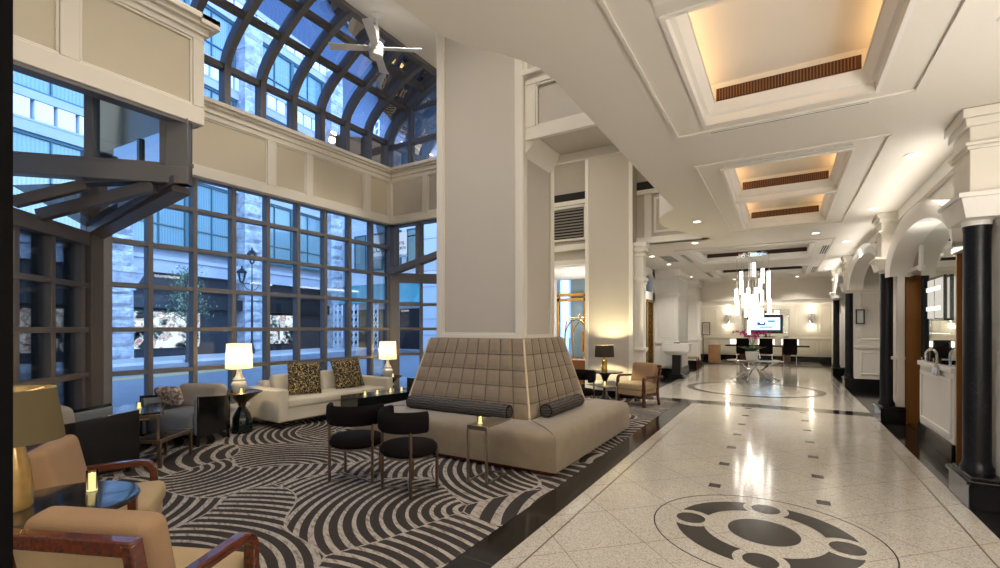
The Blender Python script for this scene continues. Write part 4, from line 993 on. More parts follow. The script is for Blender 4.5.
# ---- tub chairs : black lacquer shell, grey upholstery, local +y front
def tub(label, loc, face, w_=.84):
    t = thing('tub_chair', label, 'armchair', loc, R(face-90), 'grey tub chairs with black lacquer shells')
    hw, yb, yf, rc = w_/2, -.36, .36, .22
    path = [(hw,yf),(hw,.1),(hw,yb+rc)]+[(hw-rc+rc*math.cos(a),yb+rc-rc*math.sin(a)) for a in (R(20),R(45),R(70),R(90))]
    path += [(-x,y) for x,y in reversed(path)]
    def wall(mb, inset, th, zb_, ztop):
        vs = []; n = len(path)
        for i,(x,y) in enumerate(path):
            a = Vector(path[max(i-1,0)]); b_ = Vector(path[min(i+1,n-1)]); d = (b_-a).normalized(); nn = Vector((-d.y,d.x))
            # inward normal
            if nn.dot(Vector((-x,-y))) < 0: nn = -nn
            o = Vector((x,y))+nn*inset; q_ = o+nn*th
            zt = ztop(y)
            vs += [(o.x,o.y,zb_),(q_.x,q_.y,zb_),(q_.x,q_.y,zt),(o.x,o.y,zt)]
        fs = [(4*i+k,4*i+(k+1)%4,4*i+4+(k+1)%4,4*i+4+k) for i in range(n-1) for k in range(4)]
        fs += [(0,1,2,3),(4*n-1,4*n-2,4*n-3,4*n-4)]
        mb.add(vs,fs)
    zt = lambda y: .575+.07*(y+.36)/.72
    w = MB(); wall(w,0,.025,.13,zt); w.prism([(hw-.01,yf-.02),(-hw+.01,yf-.02),(-hw+.03,yb+rc),(-hw+rc,yb+.02),(hw-rc,yb+.02),(hw-.03,yb+rc)],.125,.15); w.build('shell', M['blackwood'], t, bevel=.006, ang=45)
    w = MB(); wall(w,.025,.045,.16,lambda y: zt(y)-.03); w.build('lining', M['bluegrey'], t, bevel=.015, ang=50)
    w = MB(); w.puff((0,.05,.29),w_-.16,.64,.27,.07,.025); w.build('seat', M['bluegrey'], t, ang=60)
    w = MB(); w.puff((0,0,0),w_-.16,.17,.36,.075,.0); w.v = [(x,y*math.cos(R(8))-z*math.sin(R(8))-.20,y*math.sin(R(8))+z*math.cos(R(8))+.56) for x,y,z in w.v]; w.build('back_cushion', M['greyfab'], t, ang=60)
    for x in (-hw+.08,hw-.08):
        for y in (-.26,.28):
            w = MB(); w.bar((x,y,.13),(x*1.02,y*1.02,0),.035); w.build('leg', M['blackwood'], t, bevel=.003)
    return t
tub('black-shelled tub chair seen from its side, in front of the angled window',(-6.19,1.92,0),88,.78)
tub('grey tub chair facing the room, left of the green glass side table',(-6.74,3.22,0),-66,.82)
tub('black-shelled tub chair at the far corner behind the banquette',(-5.42,6.64,0),205,.84)
t = thing('throw_pillow', 'mottled taupe pillow on the grey tub chair by the window', 'pillow', (-6.97,3.06,.60), R(24))
w = MB(); w.puff((0,0,0),.34,.12,.26,.05,.0); w.v = [(x,y*.96-z*.34,y*.34+z*.94) for x,y,z in w.v]; w.build('cushion', M['mottled'], t, ang=60)
# ---- nest tables between the tub chairs
t = thing('side_table', 'dark topped brass framed table in the window corner with a candle', 'side table', (-6.42,2.52,0), R(-26))
w = MB(); w.box(-.44,.40,-.21,.21,.535,.56); w.build('table_top', M['blackwood'], t, bevel=.003)
w = MB(); w.box(-.44,.40,-.215,-.205,.50,.54); w.box(-.44,.40,.205,.215,.50,.54); w.box(.395,.405,-.21,.21,.5,.54); w.box(-.42,.38,-.19,.19,.475,.487)
w.build('shelf', M['antique'], t, bevel=.002)
for x in (-.42,.38):
    for y in (-.19,.19):
        w = MB(); w.box(x-.014,x+.014,y-.014,y+.014,0,.535); w.build('leg', M['antique'], t, bevel=.002)
for k,(lab,c) in enumerate((('pale magazine lying lowest on the shelf of the window corner table',(.80,.74,.62)),('cream magazine lying on top on the shelf of the window corner table',(.88,.85,.78)))):
    tt = thing('magazine','%s'%lab,'magazine',(-6.19,2.43,.488+.012*k),R(-30+6*k),'magazines on the corner table')
    w = MB(); w.box(-.15,.15,-.10,.10,0,.011); w.build('pages', mat('magazine paper %d'%k,c,.5), tt, bevel=.002)
    w = MB(); w.box(-.153,.153,-.103,.103,.0095,.0118); w.box(-.153,-.149,-.103,.103,0,.0118); w.build('cover', mat('magazine cover %d'%k,tuple(x*.92 for x in c),.25), tt, smooth=False)
candle('lit votive on the dark table in the window corner',(-6.45,2.52,.561),.026,.075)
t = thing('coffee_table', 'low black topped table with brushed bronze legs by the tub chairs', 'coffee table', (-5.98,2.55,0), R(35))
w = MB(); w.box(-.13,.16,-.28,.28,.275,.305); w.build('table_top', M['blackwood'], t, bevel=.003)
w = MB(); w.box(.145,.172,-.29,.29,.27,.308); w.box(-.142,-.115,-.29,.29,.27,.308); w.box(-.14,.17,-.295,-.27,.27,.308); w.box(-.14,.17,.27,.295,.27,.308); w.build('edge_frame', M['antique'], t, bevel=.002)
for x in (-.13,.157):
    for y in (-.28,.28):
        w = MB(); w.box(x-.014,x+.014,y-.014,y+.014,0,.275); w.build('leg', M['antique'], t, bevel=.002)
# ---- green glass side tables and white lamps
def bottle_table(label, loc, s=1):
    t = thing('side_table', label, 'side table', loc, 0, 'brass topped side tables on dark green glass bases'); t.scale = (s,s,s)
    w = MB(); w.lathe([(0,.0),(.135,.0),(.138,.02),(.13,.18),(.11,.27),(.07,.34),(.045,.38),(.0,.385)],0,0,32); w.build('glass_base', M['bottle'], t, ang=50)
    w = MB(); w.lathe([(.04,.375),(.055,.40),(.06,.43),(.12,.48),(.235,.565),(.262,.575),(.265,.585),(.255,.59),(.235,.578),(0,.572)],0,0,40); w.build('table_top', mat('dark bronze tray %.2f'%loc[1],(.42,.35,.24),.25,.8), t, ang=50)
    return t
bottle_table('brass topped table on a green glass bottle base left of the sofa',(-6.66,3.86,0))
bottle_table('brass topped side table on a green glass base beyond the sofa, by the corner post',(-6.72,6.88,0),.92)
def white_lamp(label, loc, s=1):
    t = thing('table_lamp', label, 'lamp', loc, 0, 'white ceramic lamps with ivory drum shades'); t.scale = (s,s,s)
    w = MB(); w.lathe([(.0,0),(.07,0),(.075,.01),(.085,.03),(.10,.09),(.105,.12),(.092,.155),(.062,.17),(.078,.185),(.076,.20),(.052,.225),(.036,.27),(.030,.33),(.034,.35),(.024,.36)],0,0,32); w.build('base', M['ceramic'], t, ang=50)
    w = MB(); w.cyl(0,0,.36,.56,.008,n=8); w.build('stem', M['brass'], t)
    w = MB(); w.lathe([(.175,.345),(.160,.70)],0,0,40); w.f = [f for f in w.f if len(f) == 4]; w.build('lamp_shade', M['shade'], t, recalc=False)
    w = MB(); w.tube([(.176*math.cos(2*PI*i/32),.176*math.sin(2*PI*i/32),.346) for i in range(32)],.004,6,closed=True); w.build('shade_rim', M['sofa'], t)
    w = MB(); w.tube([(.161*math.cos(2*PI*i/32),.161*math.sin(2*PI*i/32),.699) for i in range(32)],.004,6,closed=True); w.build('shade_rim', M['sofa'], t)
    return t
white_lamp('white ceramic lamp with ivory drum shade left of the sofa',(-6.70,3.84,.574))
white_lamp('white ceramic lamp with ivory drum shade beyond the right end of the sofa',(-6.80,6.90,.53))
light('POINT',(-6.70,3.84,1.10),11,(1,.82,.55),.06)
light('POINT',(-6.80,6.90,1.06),9,(1,.82,.55),.06)
candle('lit votive beside the white lamp left of the sofa',(-6.54,3.78,.578),.026,.08)
candle('lit votive beside the white lamp beyond the sofa',(-6.58,6.82,.537),.026,.075)
# ---- sofa : local +y front, x along its length
t = thing('sofa', 'ivory upholstered sofa under the street windows', 'sofa', (-6.73,5.36,0), R(-92.5))
Ls = 2.26
w = MB(); w.box(-Ls/2+.01,Ls/2-.01,-.40,.42,.10,.30); w.build('base', M['sofa'], t, bevel=.02, seg=3)
for x in (-Ls/2,Ls/2):
    w = MB(); sg = 1 if x < 0 else -1; w.box(min(x,x+sg*.17),max(x,x+sg*.17),-.44,.45,.10,.585); w.build('arm', M['sofa'], t, bevel=.03, seg=3)
w = MB(); w.box(-Ls/2+.17,Ls/2-.17,-.46,-.22,.10,.66); w.build('backrest', M['sofa'], t, bevel=.04, seg=3)
w = MB(); w.puff((0,.125,.365),Ls-.35,.64,.14,.045,.02); w.build('seat_cushion', M['sofa'], t, ang=60)
for x in (-.44,.44):
    w = MB(); w.puff((x,0,0),.87,.17,.36,.06,.0); w.v = [(a,b_*.97-c*.2-.17,b_*.2+c*.97+.58) for a,b_,c in w.v]; w.build('back_cushion', M['sofa'], t, ang=60)
w = MB(); w.box(-Ls/2+.03,Ls/2-.03,-.42,.43,.075,.10); w.build('plinth', M['darkwood'], t, bevel=.004)
for x in (-Ls/2+.09,Ls/2-.09):
    for y in (-.36,.38):
        w = MB(); w.frustum((x-.03,x+.03,y-.03,y+.03,0),(x-.045,x+.045,y-.045,y+.045,.08)); w.build('leg', M['darkwood'], t)
def sq_pillow(label, loc, rz, lean=24, tilt=6):
    t = thing('throw_pillow', label, 'pillow', loc, rz, 'black and gold flecked pillows on the sofa')
    w = MB(); n = 12; vs = []; h = .265
    for sgn in (1,-1):
        for j in range(n+1):
            for i in range(n+1):
                u,v = 2*i/n-1,2*j/n-1; th = .075*((1-u**4)*(1-v**4))**.6
                p_ = 1-.05*(1-abs(u)**2)*abs(v)**6; q_ = 1-.05*(1-abs(v)**2)*abs(u)**6
                x,z,y = u*h*q_, v*h*p_, sgn*th
                a,b_ = R(tilt),R(lean)
                x,z = x*math.cos(a)-z*math.sin(a), x*math.sin(a)+z*math.cos(a)
                vs.append((x, y*math.cos(b_)-z*math.sin(b_), y*math.sin(b_)+z*math.cos(b_)))
    m_ = (n+1)*(n+1); fs = []
    for s in range(2):
        for j in range(n):
            for i in range(n):
                q_ = (s*m_+j*(n+1)+i,s*m_+j*(n+1)+i+1,s*m_+(j+1)*(n+1)+i+1,s*m_+(j+1)*(n+1)+i); fs.append(q_ if s == 0 else tuple(reversed(q_)))
    w.add(vs,fs); w.build('cushion', M['leopard'], t, ang=60)
sq_pillow('black pillow with gold flecks at the left end of the sofa',(-6.58,4.83,.70),R(-108),18,4)
sq_pillow('black pillow with gold flecks near the right end of the sofa',(-6.58,5.70,.70),R(-108),18,-5)
# ---- black coffee table
t = thing('coffee_table', 'long black coffee table with a row of candles in front of the sofa', 'coffee table', (-5.70,5.58,0), R(-9))
w = MB(); w.box(-.24,.24,-.55,.58,.25,.43); w.build('table_top', M['blackwood'], t, bevel=.004)
for y in (-.54,.50):
    for x in (-.23,.17):
        w = MB(); w.box(x,x+.06,y,y+.06,0,.25); w.build('leg', M['blackwood'], t, bevel=.003)
for k,(yy,lab) in enumerate(((-.30,'first of the four votives on the black coffee table, from the left'),(-.07,'second of the four votives on the black coffee table, from the left'),(.19,'third of the four votives on the black coffee table, from the left'),(.42,'rightmost of the four votives on the black coffee table'))):
    a = R(-9); x_ = .06
    candle(lab,(-5.70+x_*math.cos(a)-yy*math.sin(a),5.58+x_*math.sin(a)+yy*math.cos(a),.431),.026,.07,'votives on the black coffee table')
# ---- pedestal table with lamp by the pilaster
t = thing('pedestal_table', 'round black pedestal table before the grey pilaster', 'table', (-3.17,9.45,0))
w = MB(); w.lathe([(0,.58),(.36,.58),(.375,.59),(.37,.605),(0,.61)],0,0,40); w.build('table_top', M['blackwood'], t, ang=40)
w = MB(); w.lathe([(.22,0),(.215,.015),(.12,.04),(.05,.12),(.035,.25),(.04,.4),(.09,.52),(.16,.58)],0,0,28); w.build('pedestal', M['black'], t)
glass_lamp('taupe drum lamp with gold glass base on the pedestal table',(-3.2,9.5,.611),.22,.062,.055,.29,.53,.20,.185,M['gold'],M['taupeshade'])
light('POINT',(-3.2,9.5,1.03),110,(1,.86,.50),.05)
# ---- luggage cart in the entrance
t = thing('luggage_cart', 'brass birdcage luggage cart in the entrance beyond the column', 'luggage cart', (-4.33,11.0,0), R(10))
w = MB(); w.box(-.30,.30,-.52,.52,.26,.31); w.build('deck', mat('deck carpet',(.45,.25,.2),.9), t, bevel=.01)
for sgn in (-1,1):
    w = MB(); pts = [(sgn*.27,-.46,.3),(sgn*.27,-.46,1.25)]
    w.tube([(sgn*.27,-.46*math.cos(PI*i/16),1.25+.5*math.sin(PI*i/16)) for i in range(17)],.018,8); w.tube([(sgn*.27,-.46,.3),(sgn*.27,-.46,1.25)],.018,8); w.tube([(sgn*.27,.46,.3),(sgn*.27,.46,1.25)],.018,8); w.build('hoop', M['brass'], t)
w = MB()
for y in (-.46,.46): w.tube([(-.27*math.cos(PI*i/12),y,1.25+.5*math.sin(PI*i/12)*.9) for i in range(13)],.016,8)
w.tube([(-.27,0,1.75),(.27,0,1.75)],.016,8); w.tube([(-.27,-.46,.7),(-.27,.46,.7)],.014,8); w.tube([(.27,-.46,.7),(.27,.46,.7)],.014,8); w.lathe([(.02,1.74),(.035,1.78),(.02,1.83),(0,1.86)],0,0,12); w.build('rail', M['brass'], t)
for x in (-.22,.22):
    for y in (-.42,.42):
        w = MB(); w.lathe([(.0,.0),(.09,.03),(.10,.1),(.09,.17),(0,.2)],x,y,14); w.box(x-.03,x+.03,y-.03,y+.03,.15,.26); w.build('caster', M['black'], t)
t = thing('suitcase', 'tan suitcase standing on the brass luggage cart', 'suitcase', (-4.30,10.9,.315), R(10))
w = MB(); w.box(-.2,.2,-.16,.16,0,.42); w.build('body', mat('tan leather',(.62,.42,.25),.5), t, bevel=.03, seg=3)
w = MB(); w.tube([(-.07,0,.42),(-.06,0,.46),(.06,0,.46),(.07,0,.42)],.01,8); w.build('handle', M['black'], t)
# ---- host podium
t = thing('host_podium', 'white topped podium on a black post at the far left of the hall', 'podium', (-2.74,14.75,0))
w = MB(); w.box(-.22,.22,-.2,.2,0,.09); w.box(-.18,.18,-.16,.16,.09,.13); w.build('base', M['blackgran'], t, bevel=.006)
w = MB(); w.box(-.12,.12,-.10,.10,.13,.72); w.build('post', M['black'], t, bevel=.004)
w = MB(); w.frustum((-.22,.22,-.16,.16,.70),(-.36,.36,-.24,.24,.80)); w.box(-.37,.37,-.25,.25,.80,1.04); w.build('desk', M['white'], t, bevel=.01)
w = MB(); w.box(-.08,.08,-.05,.05,1.04,1.07); w.build('pen_tray', M['black'], t, bevel=.004)
t = thing('sign_stand', 'slender black sign stand by the left of the far wall', 'sign stand', (-2.95,21.6,0))
w = MB(); w.lathe([(.16,0),(.15,.02),(.02,.03),(.014,1.2)],0,0,16); w.build('pole', M['black'], t)
w = MB(); w.box(-.02,.26,-.015,.015,1.22,1.72); w.build('board', M['white'], t, bevel=.004)
w = MB(); fr(w,'y-',-.012,-.04,.28,1.2,1.74,.025,.02); w.build('frame', M['black'], t)
t = thing('cabinet', 'small light wood cabinet against the left of the far end', 'cabinet', (-2.72,21.6,0))
w = MB(); w.box(0,.42,-.2,.3,.05,.80); w.build('body', wood('honey wood',(.55,.40,.26),(.70,.53,.36),.4), t, bevel=.006)
w = MB(); w.box(.02,.40,-.215,-.2,.08,.76); dr = w.build('door', wood('honey wood door',(.58,.42,.28),(.72,.55,.38),.4), t, bevel=.004)
w = MB(); w.lathe([(.0,0),(.012,.0),(.014,.02),(0,.03)],0,0,10); w.v = [(x+.34,-.215-z,y+.45) for x,y,z in w.v]; w.build('knob', M['brass'], dr)
t = thing('chair', 'wooden backed chair edge between the two white piers', 'chair', (-2.86,18.2,0), R(90))
w = MB(); w.box(-.22,.22,-.22,.22,.40,.46); w.build('seat', M['tanfab'], t, bevel=.02)
w = MB(); w.box(-.22,.22,.18,.22,.46,.92); w.build('backrest', wood('chair wood',(.48,.30,.18),(.6,.4,.25),.35), t, bevel=.01)
for x in (-.2,.2):
    for y in (-.2,.2):
        w = MB(); w.box(x-.02,x+.02,y-.02,y+.02,0,.4); w.build('leg', M['mahog'], t)
# ---- glass table with orchid
t = thing('glass_table', 'round glass table on curved clear legs in the far hall', 'table', (-.72,15.3,0)); t.scale = (1.15,1.15,1.12)
w = MB(); w.lathe([(0,.50),(.62,.50),(.63,.507),(.62,.514),(0,.514)],0,0,48); w.build('table_top', M['clear'], t, ang=40)
for k in range(6):
    a = k*PI/3+.2
    w = MB(); w.tube([(.55*math.cos(a),.55*math.sin(a),.0),(.36*math.cos(a),.36*math.sin(a),.10),(.18*math.cos(a),.18*math.sin(a),.26),(.36*math.cos(a+.5),.36*math.sin(a+.5),.42),(.52*math.cos(a+.6),.52*math.sin(a+.6),.50)],.018,8); w.build('leg', M['chrome'], t)
t = thing('orchid_planter', 'white planter of magenta orchids on the glass table', 'potted plant', (-.78,15.25,.577))
w = MB(); w.frustum((-.14,.14,-.14,.14,0),(-.17,.17,-.17,.17,.26)); w.build('planter', M['ceramic'], t, bevel=.012)
w = MB(); w.box(-.155,.155,-.155,.155,.25,.262); w.build('soil', M['bark'], t)
w = MB(); random.seed(3)
def leafq(mb, base, d, L_, wd, droop):
    d = Vector(d).normalized(); s = d.cross(Vector((0,0,1))).normalized(); b_ = Vector(base); P = []
    for k in range(6):
        u = k/5; c = b_+d*L_*u+Vector((0,0,.12*u-droop*u*u)); wd_ = wd*math.sin(PI*min(.97,u*.85+.12)); P += [tuple(c-s*wd_),tuple(c+Vector((0,0,-.006))),tuple(c+s*wd_)]
    mb.add(P,[(3*k+j,3*k+j+1,3*k+4+j,3*k+3+j) for k in range(5) for j in range(2)])
for k in range(16):
    a = k*2.4; leafq(w,(.05*math.cos(a),.05*math.sin(a),.26),(math.cos(a),math.sin(a),.2),.30+.08*random.random(),.045,.05)
w.build('leaves', M['leaf'], t, recalc=False)
st_ = []
for k,(dx,dy) in enumerate(((-.55,.1),(-.30,-.15),(.05,.12),(.32,-.1),(.45,.1))):
    w = MB(); pts = [(dx*u*u,dy*u,.26+.86*u-.36*u**4) for u in [i/10 for i in range(11)]]
    w.tube(pts,.006,6); sm = w.build('stem', M['leaf'], t)
    w = MB()
    for q in range(9):
        u = .5+.055*q; c = Vector((dx*u*u+random.uniform(-.05,.05),dy*u,random.uniform(-.04,.03)+.26+.86*u-.36*u**4))
        for p_ in range(5):
            a = p_*2*PI/5+q; v1 = c+Vector((.032*math.cos(a),-.02,.032*math.sin(a))); v2 = c+Vector((.022*math.cos(a+.6),-.025,.022*math.sin(a+.6))); v3 = c+Vector((.022*math.cos(a-.6),-.01,.022*math.sin(a-.6)))
            w.add([tuple(c),tuple(v3),tuple(v1),tuple(v2)],[(0,1,2,3)])
    w.build('blossoms', M['orchid'], sm, smooth=False, recalc=False)
# ---- communal table, chairs, lanterns at the far end
t = thing('communal_table', 'long dark wooden table across the far end of the hall', 'table', (-.67,23.4,0))
w = MB(); w.box(-1.57,1.57,-.4,.4,.70,.76); w.build('table_top', M['darkwood'], t, bevel=.005)
for x in (-.85,.75):
    w = MB(); w.box(x-.16,x+.16,-.2,.2,0.03,.70); w.box(x-.5,x+.5,-.3,.3,0,.04); w.build('pedestal', M['mahog'], t, bevel=.005)
def office_chair(label, x, y):
    t = thing('dining_chair', label, 'chair', (x,y,0), 0, 'black upholstered chairs at the long table')
    w = MB(); w.puff((0,0,.46),.48,.46,.10,.04,.01,n=6); w.build('seat', M['blackfab'], t)
    w = MB(); w.puff((0,-.24,.76),.50,.09,.62,.04,.0,n=6); w.build('backrest', M['blackfab'], t)
    for a in (-.22,.22):
        w = MB(); w.tube([(a,-.22,.42),(a,-.25,.02),(a,.22,.02),(a,.2,.44)],.014,8); w.build('leg', M['chrome'], t)
office_chair('black upholstered chair at the long table, behind the orchids',-1.50,22.6)
office_chair('black upholstered chair at the long table, below the screen',-.64,22.6)
office_chair('rightmost black upholstered chair at the long table',.21,22.6)
for k,(x,lab) in enumerate(((-1.95,'leftmost lit white lantern on the long table'),(-1.46,'second lit white lantern from the left on the long table'),(-.86,'lit white lantern left of the pair below the screen'),(-.46,'lit white lantern right of the pair below the screen'),(.02,'lit white lantern, left of the rightmost pair'),(.42,'rightmost lit white lantern on the long table'))):
    t = thing('lantern', lab, 'lantern', (x,23.45,.761), 0, 'white lanterns on the long table')
    w = MB(); w.box(-.11,.11,-.08,.08,.03,.24); w.build('shade', M['lampcube'], t, bevel=.01)
    w = MB(); w.box(-.12,.12,-.09,.09,0,.03); w.build('base', M['chrome'], t, bevel=.003)
light('AREA',(-.7,23.5,1.3),30,(1,.92,.8),2.5,rot=(PI,0,0),sy=.3)
# ---- screen and sconces on the end wall
t = thing('television', 'lit television screen in a mirrored frame on the end wall', 'television', (-.75,24.68,1.68))
w = MB(); w.box(-.70,.70,-.05,0,-.42,.42); w.build('case', M['black'], t, bevel=.008)
w = MB(); w.box(-.58,.60,-.055,-.05,-.27,.30); sc_ = w.build('screen', M['screen'], t, smooth=False)
w = MB(); w.box(-.30,.02,-.058,-.055,-.05,.08); w.box(-.2,.3,-.058,-.055,-.16,-.12); w.box(.12,.40,-.058,-.055,.1,.16); w.build('picture', emit('screen picture',(.25,.35,.55),.9), sc_, smooth=False)
w = MB(); fr(w,'y-',-.0,-.92,.92,-.62,.62,.2,.04); w.build('frame', M['mirror'], t, bevel=.01)
for x,lab in ((-2.27,'chrome wall sconce left of the television'),(1.02,'chrome wall sconce right of the television')):
    t = thing('wall_sconce', lab, 'wall lamp', (x,24.68,1.92), 0, 'chrome sconces on the end wall')
    w = MB(); w.lathe([(.11,-.22),(.12,-.2),(.12,.2),(.11,.22)],0,-.06,20); w.f = [f for f in w.f if len(f) == 4]; w.build('shade', M['chrome'], t, recalc=False)
    w = MB(); w.cyl(0,-.06,-.19,-.17,.09); w.cyl(0,-.06,.17,.19,.09); w.build('bulb', M['sconce'], t)
    w = MB(); w.box(-.05,.05,-.03,.02,-.08,.08); w.build('back_plate', M['chrome'], t)
    light('POINT',(x,24.5,2.28),4,(1,.9,.72),.06); light('POINT',(x,24.5,1.55),2.5,(1,.9,.72),.06)
# ---- chandelier
t = thing('chandelier', 'cascading chandelier of glowing glass tubes in the far hall', 'chandelier', (-.66,13.1,CZ))
w = MB(); w.lathe([(0,-.03),(.30,-.03),(.32,0)],0,0,32); w.build('canopy', M['chrome'], t)
random.seed(11)
tubes = [(.02,.05,-.22),(-.26,.12,-.42),(.22,-.1,-.40),(.34,.08,-.46),(-.24,-.1,-.66),(.16,.14,-.62),(-.36,.02,-.86),(.34,-.02,-.80),(-.10,.1,-.84),(.08,-.12,-.86),(-.20,.06,-.98),(.0,.0,-1.02),(.2,.05,-.92),(-.34,.05,-1.16),(.36,.04,-1.12),(-.14,-.1,-1.22),(.06,.1,-1.24),(.12,-.04,-1.3),(.2,.02,-1.38),(-.05,.04,-1.42),(.02,-.08,-1.36),(-.08,.0,-1.64)]
for k,(x,y,z) in enumerate(tubes):
    w = MB(); w.cyl(x,y,z-.34,z,.036,n=12); tb = w.build('glass_tube', M['tube'], t)
    w = MB(); w.cyl(x,y,z,-.02,.003,n=5); w.cyl(x,y,z,z+.02,.044,n=12); w.build('cable', M['chrome'], tb)
# ---- ceiling fan
t = thing('ceiling_fan', 'white four bladed ceiling fan below the skylight', 'ceiling fan', (-5.50,5.33,VZ), R(36))
w = MB(); w.lathe([(.0,0),(.085,0),(.08,-.05),(.03,-.07)],0,0,24); w.build('canopy', M['fanwhite'], t)
w = MB(); w.cyl(0,0,-.44,-.05,.022,n=14); w.lathe([(.022,-.42),(.045,-.38),(.045,-.24),(.022,-.18)],0,0,16); w.build('rod', M['fanwhite'], t)
w = MB(); w.lathe([(0,-.70),(.09,-.695),(.105,-.68),(.11,-.61),(.12,-.60),(.12,-.51),(.10,-.47),(.04,-.43),(0,-.43)],0,0,28); w.build('motor', M['fanwhite'], t, ang=40)
for k in range(4):
    w = MB(); a = k*PI/2; w.at((0,0,-.55),a,R(10)); w.add([(.10,-.055,0),(.72,-.075,0),(.72,.075,0),(.10,.055,0),(.10,-.055,.012),(.72,-.075,.012),(.72,.075,.012),(.10,.055,.012)],[(0,3,2,1),(4,5,6,7),(0,1,5,4),(1,2,6,5),(2,3,7,6),(3,0,4,7)])
    w.build('blade', M['fanwhite'], t, bevel=.003)
# ---- niche: white counter, fountain tap, urns, wall light
t = thing('counter_cabinet', 'white panelled counter between the bronze elevator openings', 'cabinet', (1.65,7.90,0))
w = MB(); w.box(-.02,.005,-.77,.77,.16,1.02); w.build('body', M['white'], t, smooth=False)
w = MB(); w.box(-.05,.0,-.78,.78,.99,1.05); fr(w,'x-',-.02,-.7,.7,.24,.93,.06,.018); w.build('moulding', M['white'], t, bevel=.006)
w = MB(); w.box(-.045,.0,-.78,.78,0,.19); w.build('base', M['blackgran'], t, bevel=.006)
t = thing('water_tap', 'polished brass gooseneck tap on the white counter front', 'tap', (1.585,7.62,1.05))
w = MB(); w.tube([(0,0,-.1),(0,0,.12)]+[(-.05+.05*math.cos(a),0,.12+.07*math.sin(a)) for a in [PI*i/10 for i in range(11)]]+[(-.10,0,.05)],.014,10); w.build('spout', M['chrome'], t)
w = MB(); w.lathe([(.03,-.13),(.045,-.11),(.04,-.06),(.022,-.03),(.03,0)],0,0,18); w.bar((0,-.06,-.09),(0,.06,-.09),.014); w.lathe([(.0,-.11),(.018,-.1),(.018,-.08),(0,-.07)],0,.07,10); w.lathe([(.0,-.11),(.018,-.1),(.018,-.08),(0,-.07)],0,-.07,10); w.build('base', M['chrome'], t)
t = thing('wall_light', 'crystal panel light mounted on the niche mirror', 'wall lamp', (1.64,7.72,1.86))
for y in (-.17,.17):
    w = MB(); w.box(-.06,-.02,y-.13,y+.13,-.24,.24); w.build('glass_panel', emit('crystal panel %.1f'%y,(1,.97,.92),.55), t, bevel=.004)
    for z in (-.12,.12):
        w = MB(); w.box(-.075,-.06,y-.12,y+.12,z-.025,z+.025); w.build('lamp_tube', M['tubelow'], t)
w = MB(); fr(w,'x-',-.01,-.32,.32,-.27,.27,.025,.03); w.box(-.055,0,-.02,.02,-.25,.25); w.build('frame', M['darkwood'], t)
# pictures and screen on the right wall
t = thing('wall_screen', 'small dark wall screen beside the second marble column', 'screen', (1.495,10.1,1.75))
w = MB(); w.box(.0,.05,-.0,.62,-.22,.22); w.build('case', M['black'], t, bevel=.004)
t.location = (1.45,9.99,1.75)
w = MB(); w.box(-.004,.0,.04,.58,-.19,.19); w.build('screen', emit('dim blue screen',(.15,.22,.45),.5), t)
t = thing('framed_picture', 'small framed picture on the white alcove wall', 'picture', (1.62,14.555,1.78))
w = MB(); fr(w,'y-',0,-.10,.08,-.18,.18,.025,.03); w.build('frame', M['black'], t)
w = MB(); w.box(-.085,.065,-.012,0,-.165,.165); w.build('print', M['whitepanel'], t)
# ---- downlights and vents
def downlight(label, x, y, z=CZ, p=14, spot=True):
    t = thing('downlight', label, 'downlight', (x,y,z), 0, 'recessed ceiling downlights')
    w = MB(); w.lathe([(.055,-.003),(.06,-.008),(.085,-.006),(.09,0)],0,0,24); w.f = [f for f in w.f if len(f)==4]; w.build('trim_ring', M['white'], t, recalc=False)
    w = MB(); w.cyl(0,0,-.004,-.002,.056,n=24); w.build('lens', M['lens'], t)
    if p: light('SPOT',(x,y,z-.03),p,(1,.93,.85),.05,rot=(0,0,0),spot=118 if y < 10 else 126,blend=.9)
DL = [(1.17,6.50,'right of the second coffer'),(1.18,9.12,'right of the fourth coffer, before the second marble column'),(-1.28,8.67,'on the curved ceiling edge'),(.52,10.89,'ahead of the chandelier coffers'),(-1.64,10.83,'just beyond the curved ceiling edge'),(1.12,12.29,'right of the chandelier coffer'),(-2.88,12.26,'left of the chandelier coffer'),(-2.83,14.05,'near the white pier on the left'),
      (1.17,3.9,'above the floor medallion, right side'),(1.17,1.5,'nearest the camera on the right'),(-1.2,1.2,'nearest the camera on the left'),(1.12,17.5,'right of the farthest coffer'),(-2.85,17.9,'left of the farthest coffer'),(.4,19.7,'at the far ceiling edge, right'),(-1.6,19.7,'at the far ceiling edge, left')]
for x,y,l in DL: downlight('round white downlight '+l, x, y, CZ, 28 if y < 10 else 100)
for k,(x,y) in enumerate(((-4.5,10.9),(-4.1,11.6),(-4.9,11.6),(-4.4,12.4))):
    downlight(('nearest','right','left','farthest')[k]+' downlight of the entrance ceiling beyond the lounge',x,y,2.98,60)
def vent(label, x0,x1,y0,y1,slots):
    t = thing('ceiling_vent', label, 'air vent', ((x0+x1)/2,(y0+y1)/2,CZ), 0, 'ceiling air vents')
    a,b_ = (x1-x0)/2,(y1-y0)/2
    w = MB(); ringbox(w,-a,a,-b_,b_,-.008,.001,.012); w.build('frame', M['white'], t, smooth=False)
    w = MB(); w.box(-a,a,-b_,b_,-.003,-.001); w.build('slot', M['blackvent'], t, smooth=False)
    w = MB()
    for k in range(1,slots):
        if a > b_: y = -b_+2*b_*k/slots; w.box(-a,a,y-.007,y+.007,-.007,-.002)
        else: x = -a+2*a*k/slots; w.box(x-.007,x+.007,-b_,b_,-.007,-.002)
    w.build('bar', M['white'], t, smooth=False)
vent('long slot vent beyond the nearest coffer',-.6,.6,4.74,4.82,2)
vent('long slot vent before the second coffer',-.59,.59,5.83,5.90,2)
vent('slot vent right of the chandelier coffer',.73,.87,12.6,14.0,3)
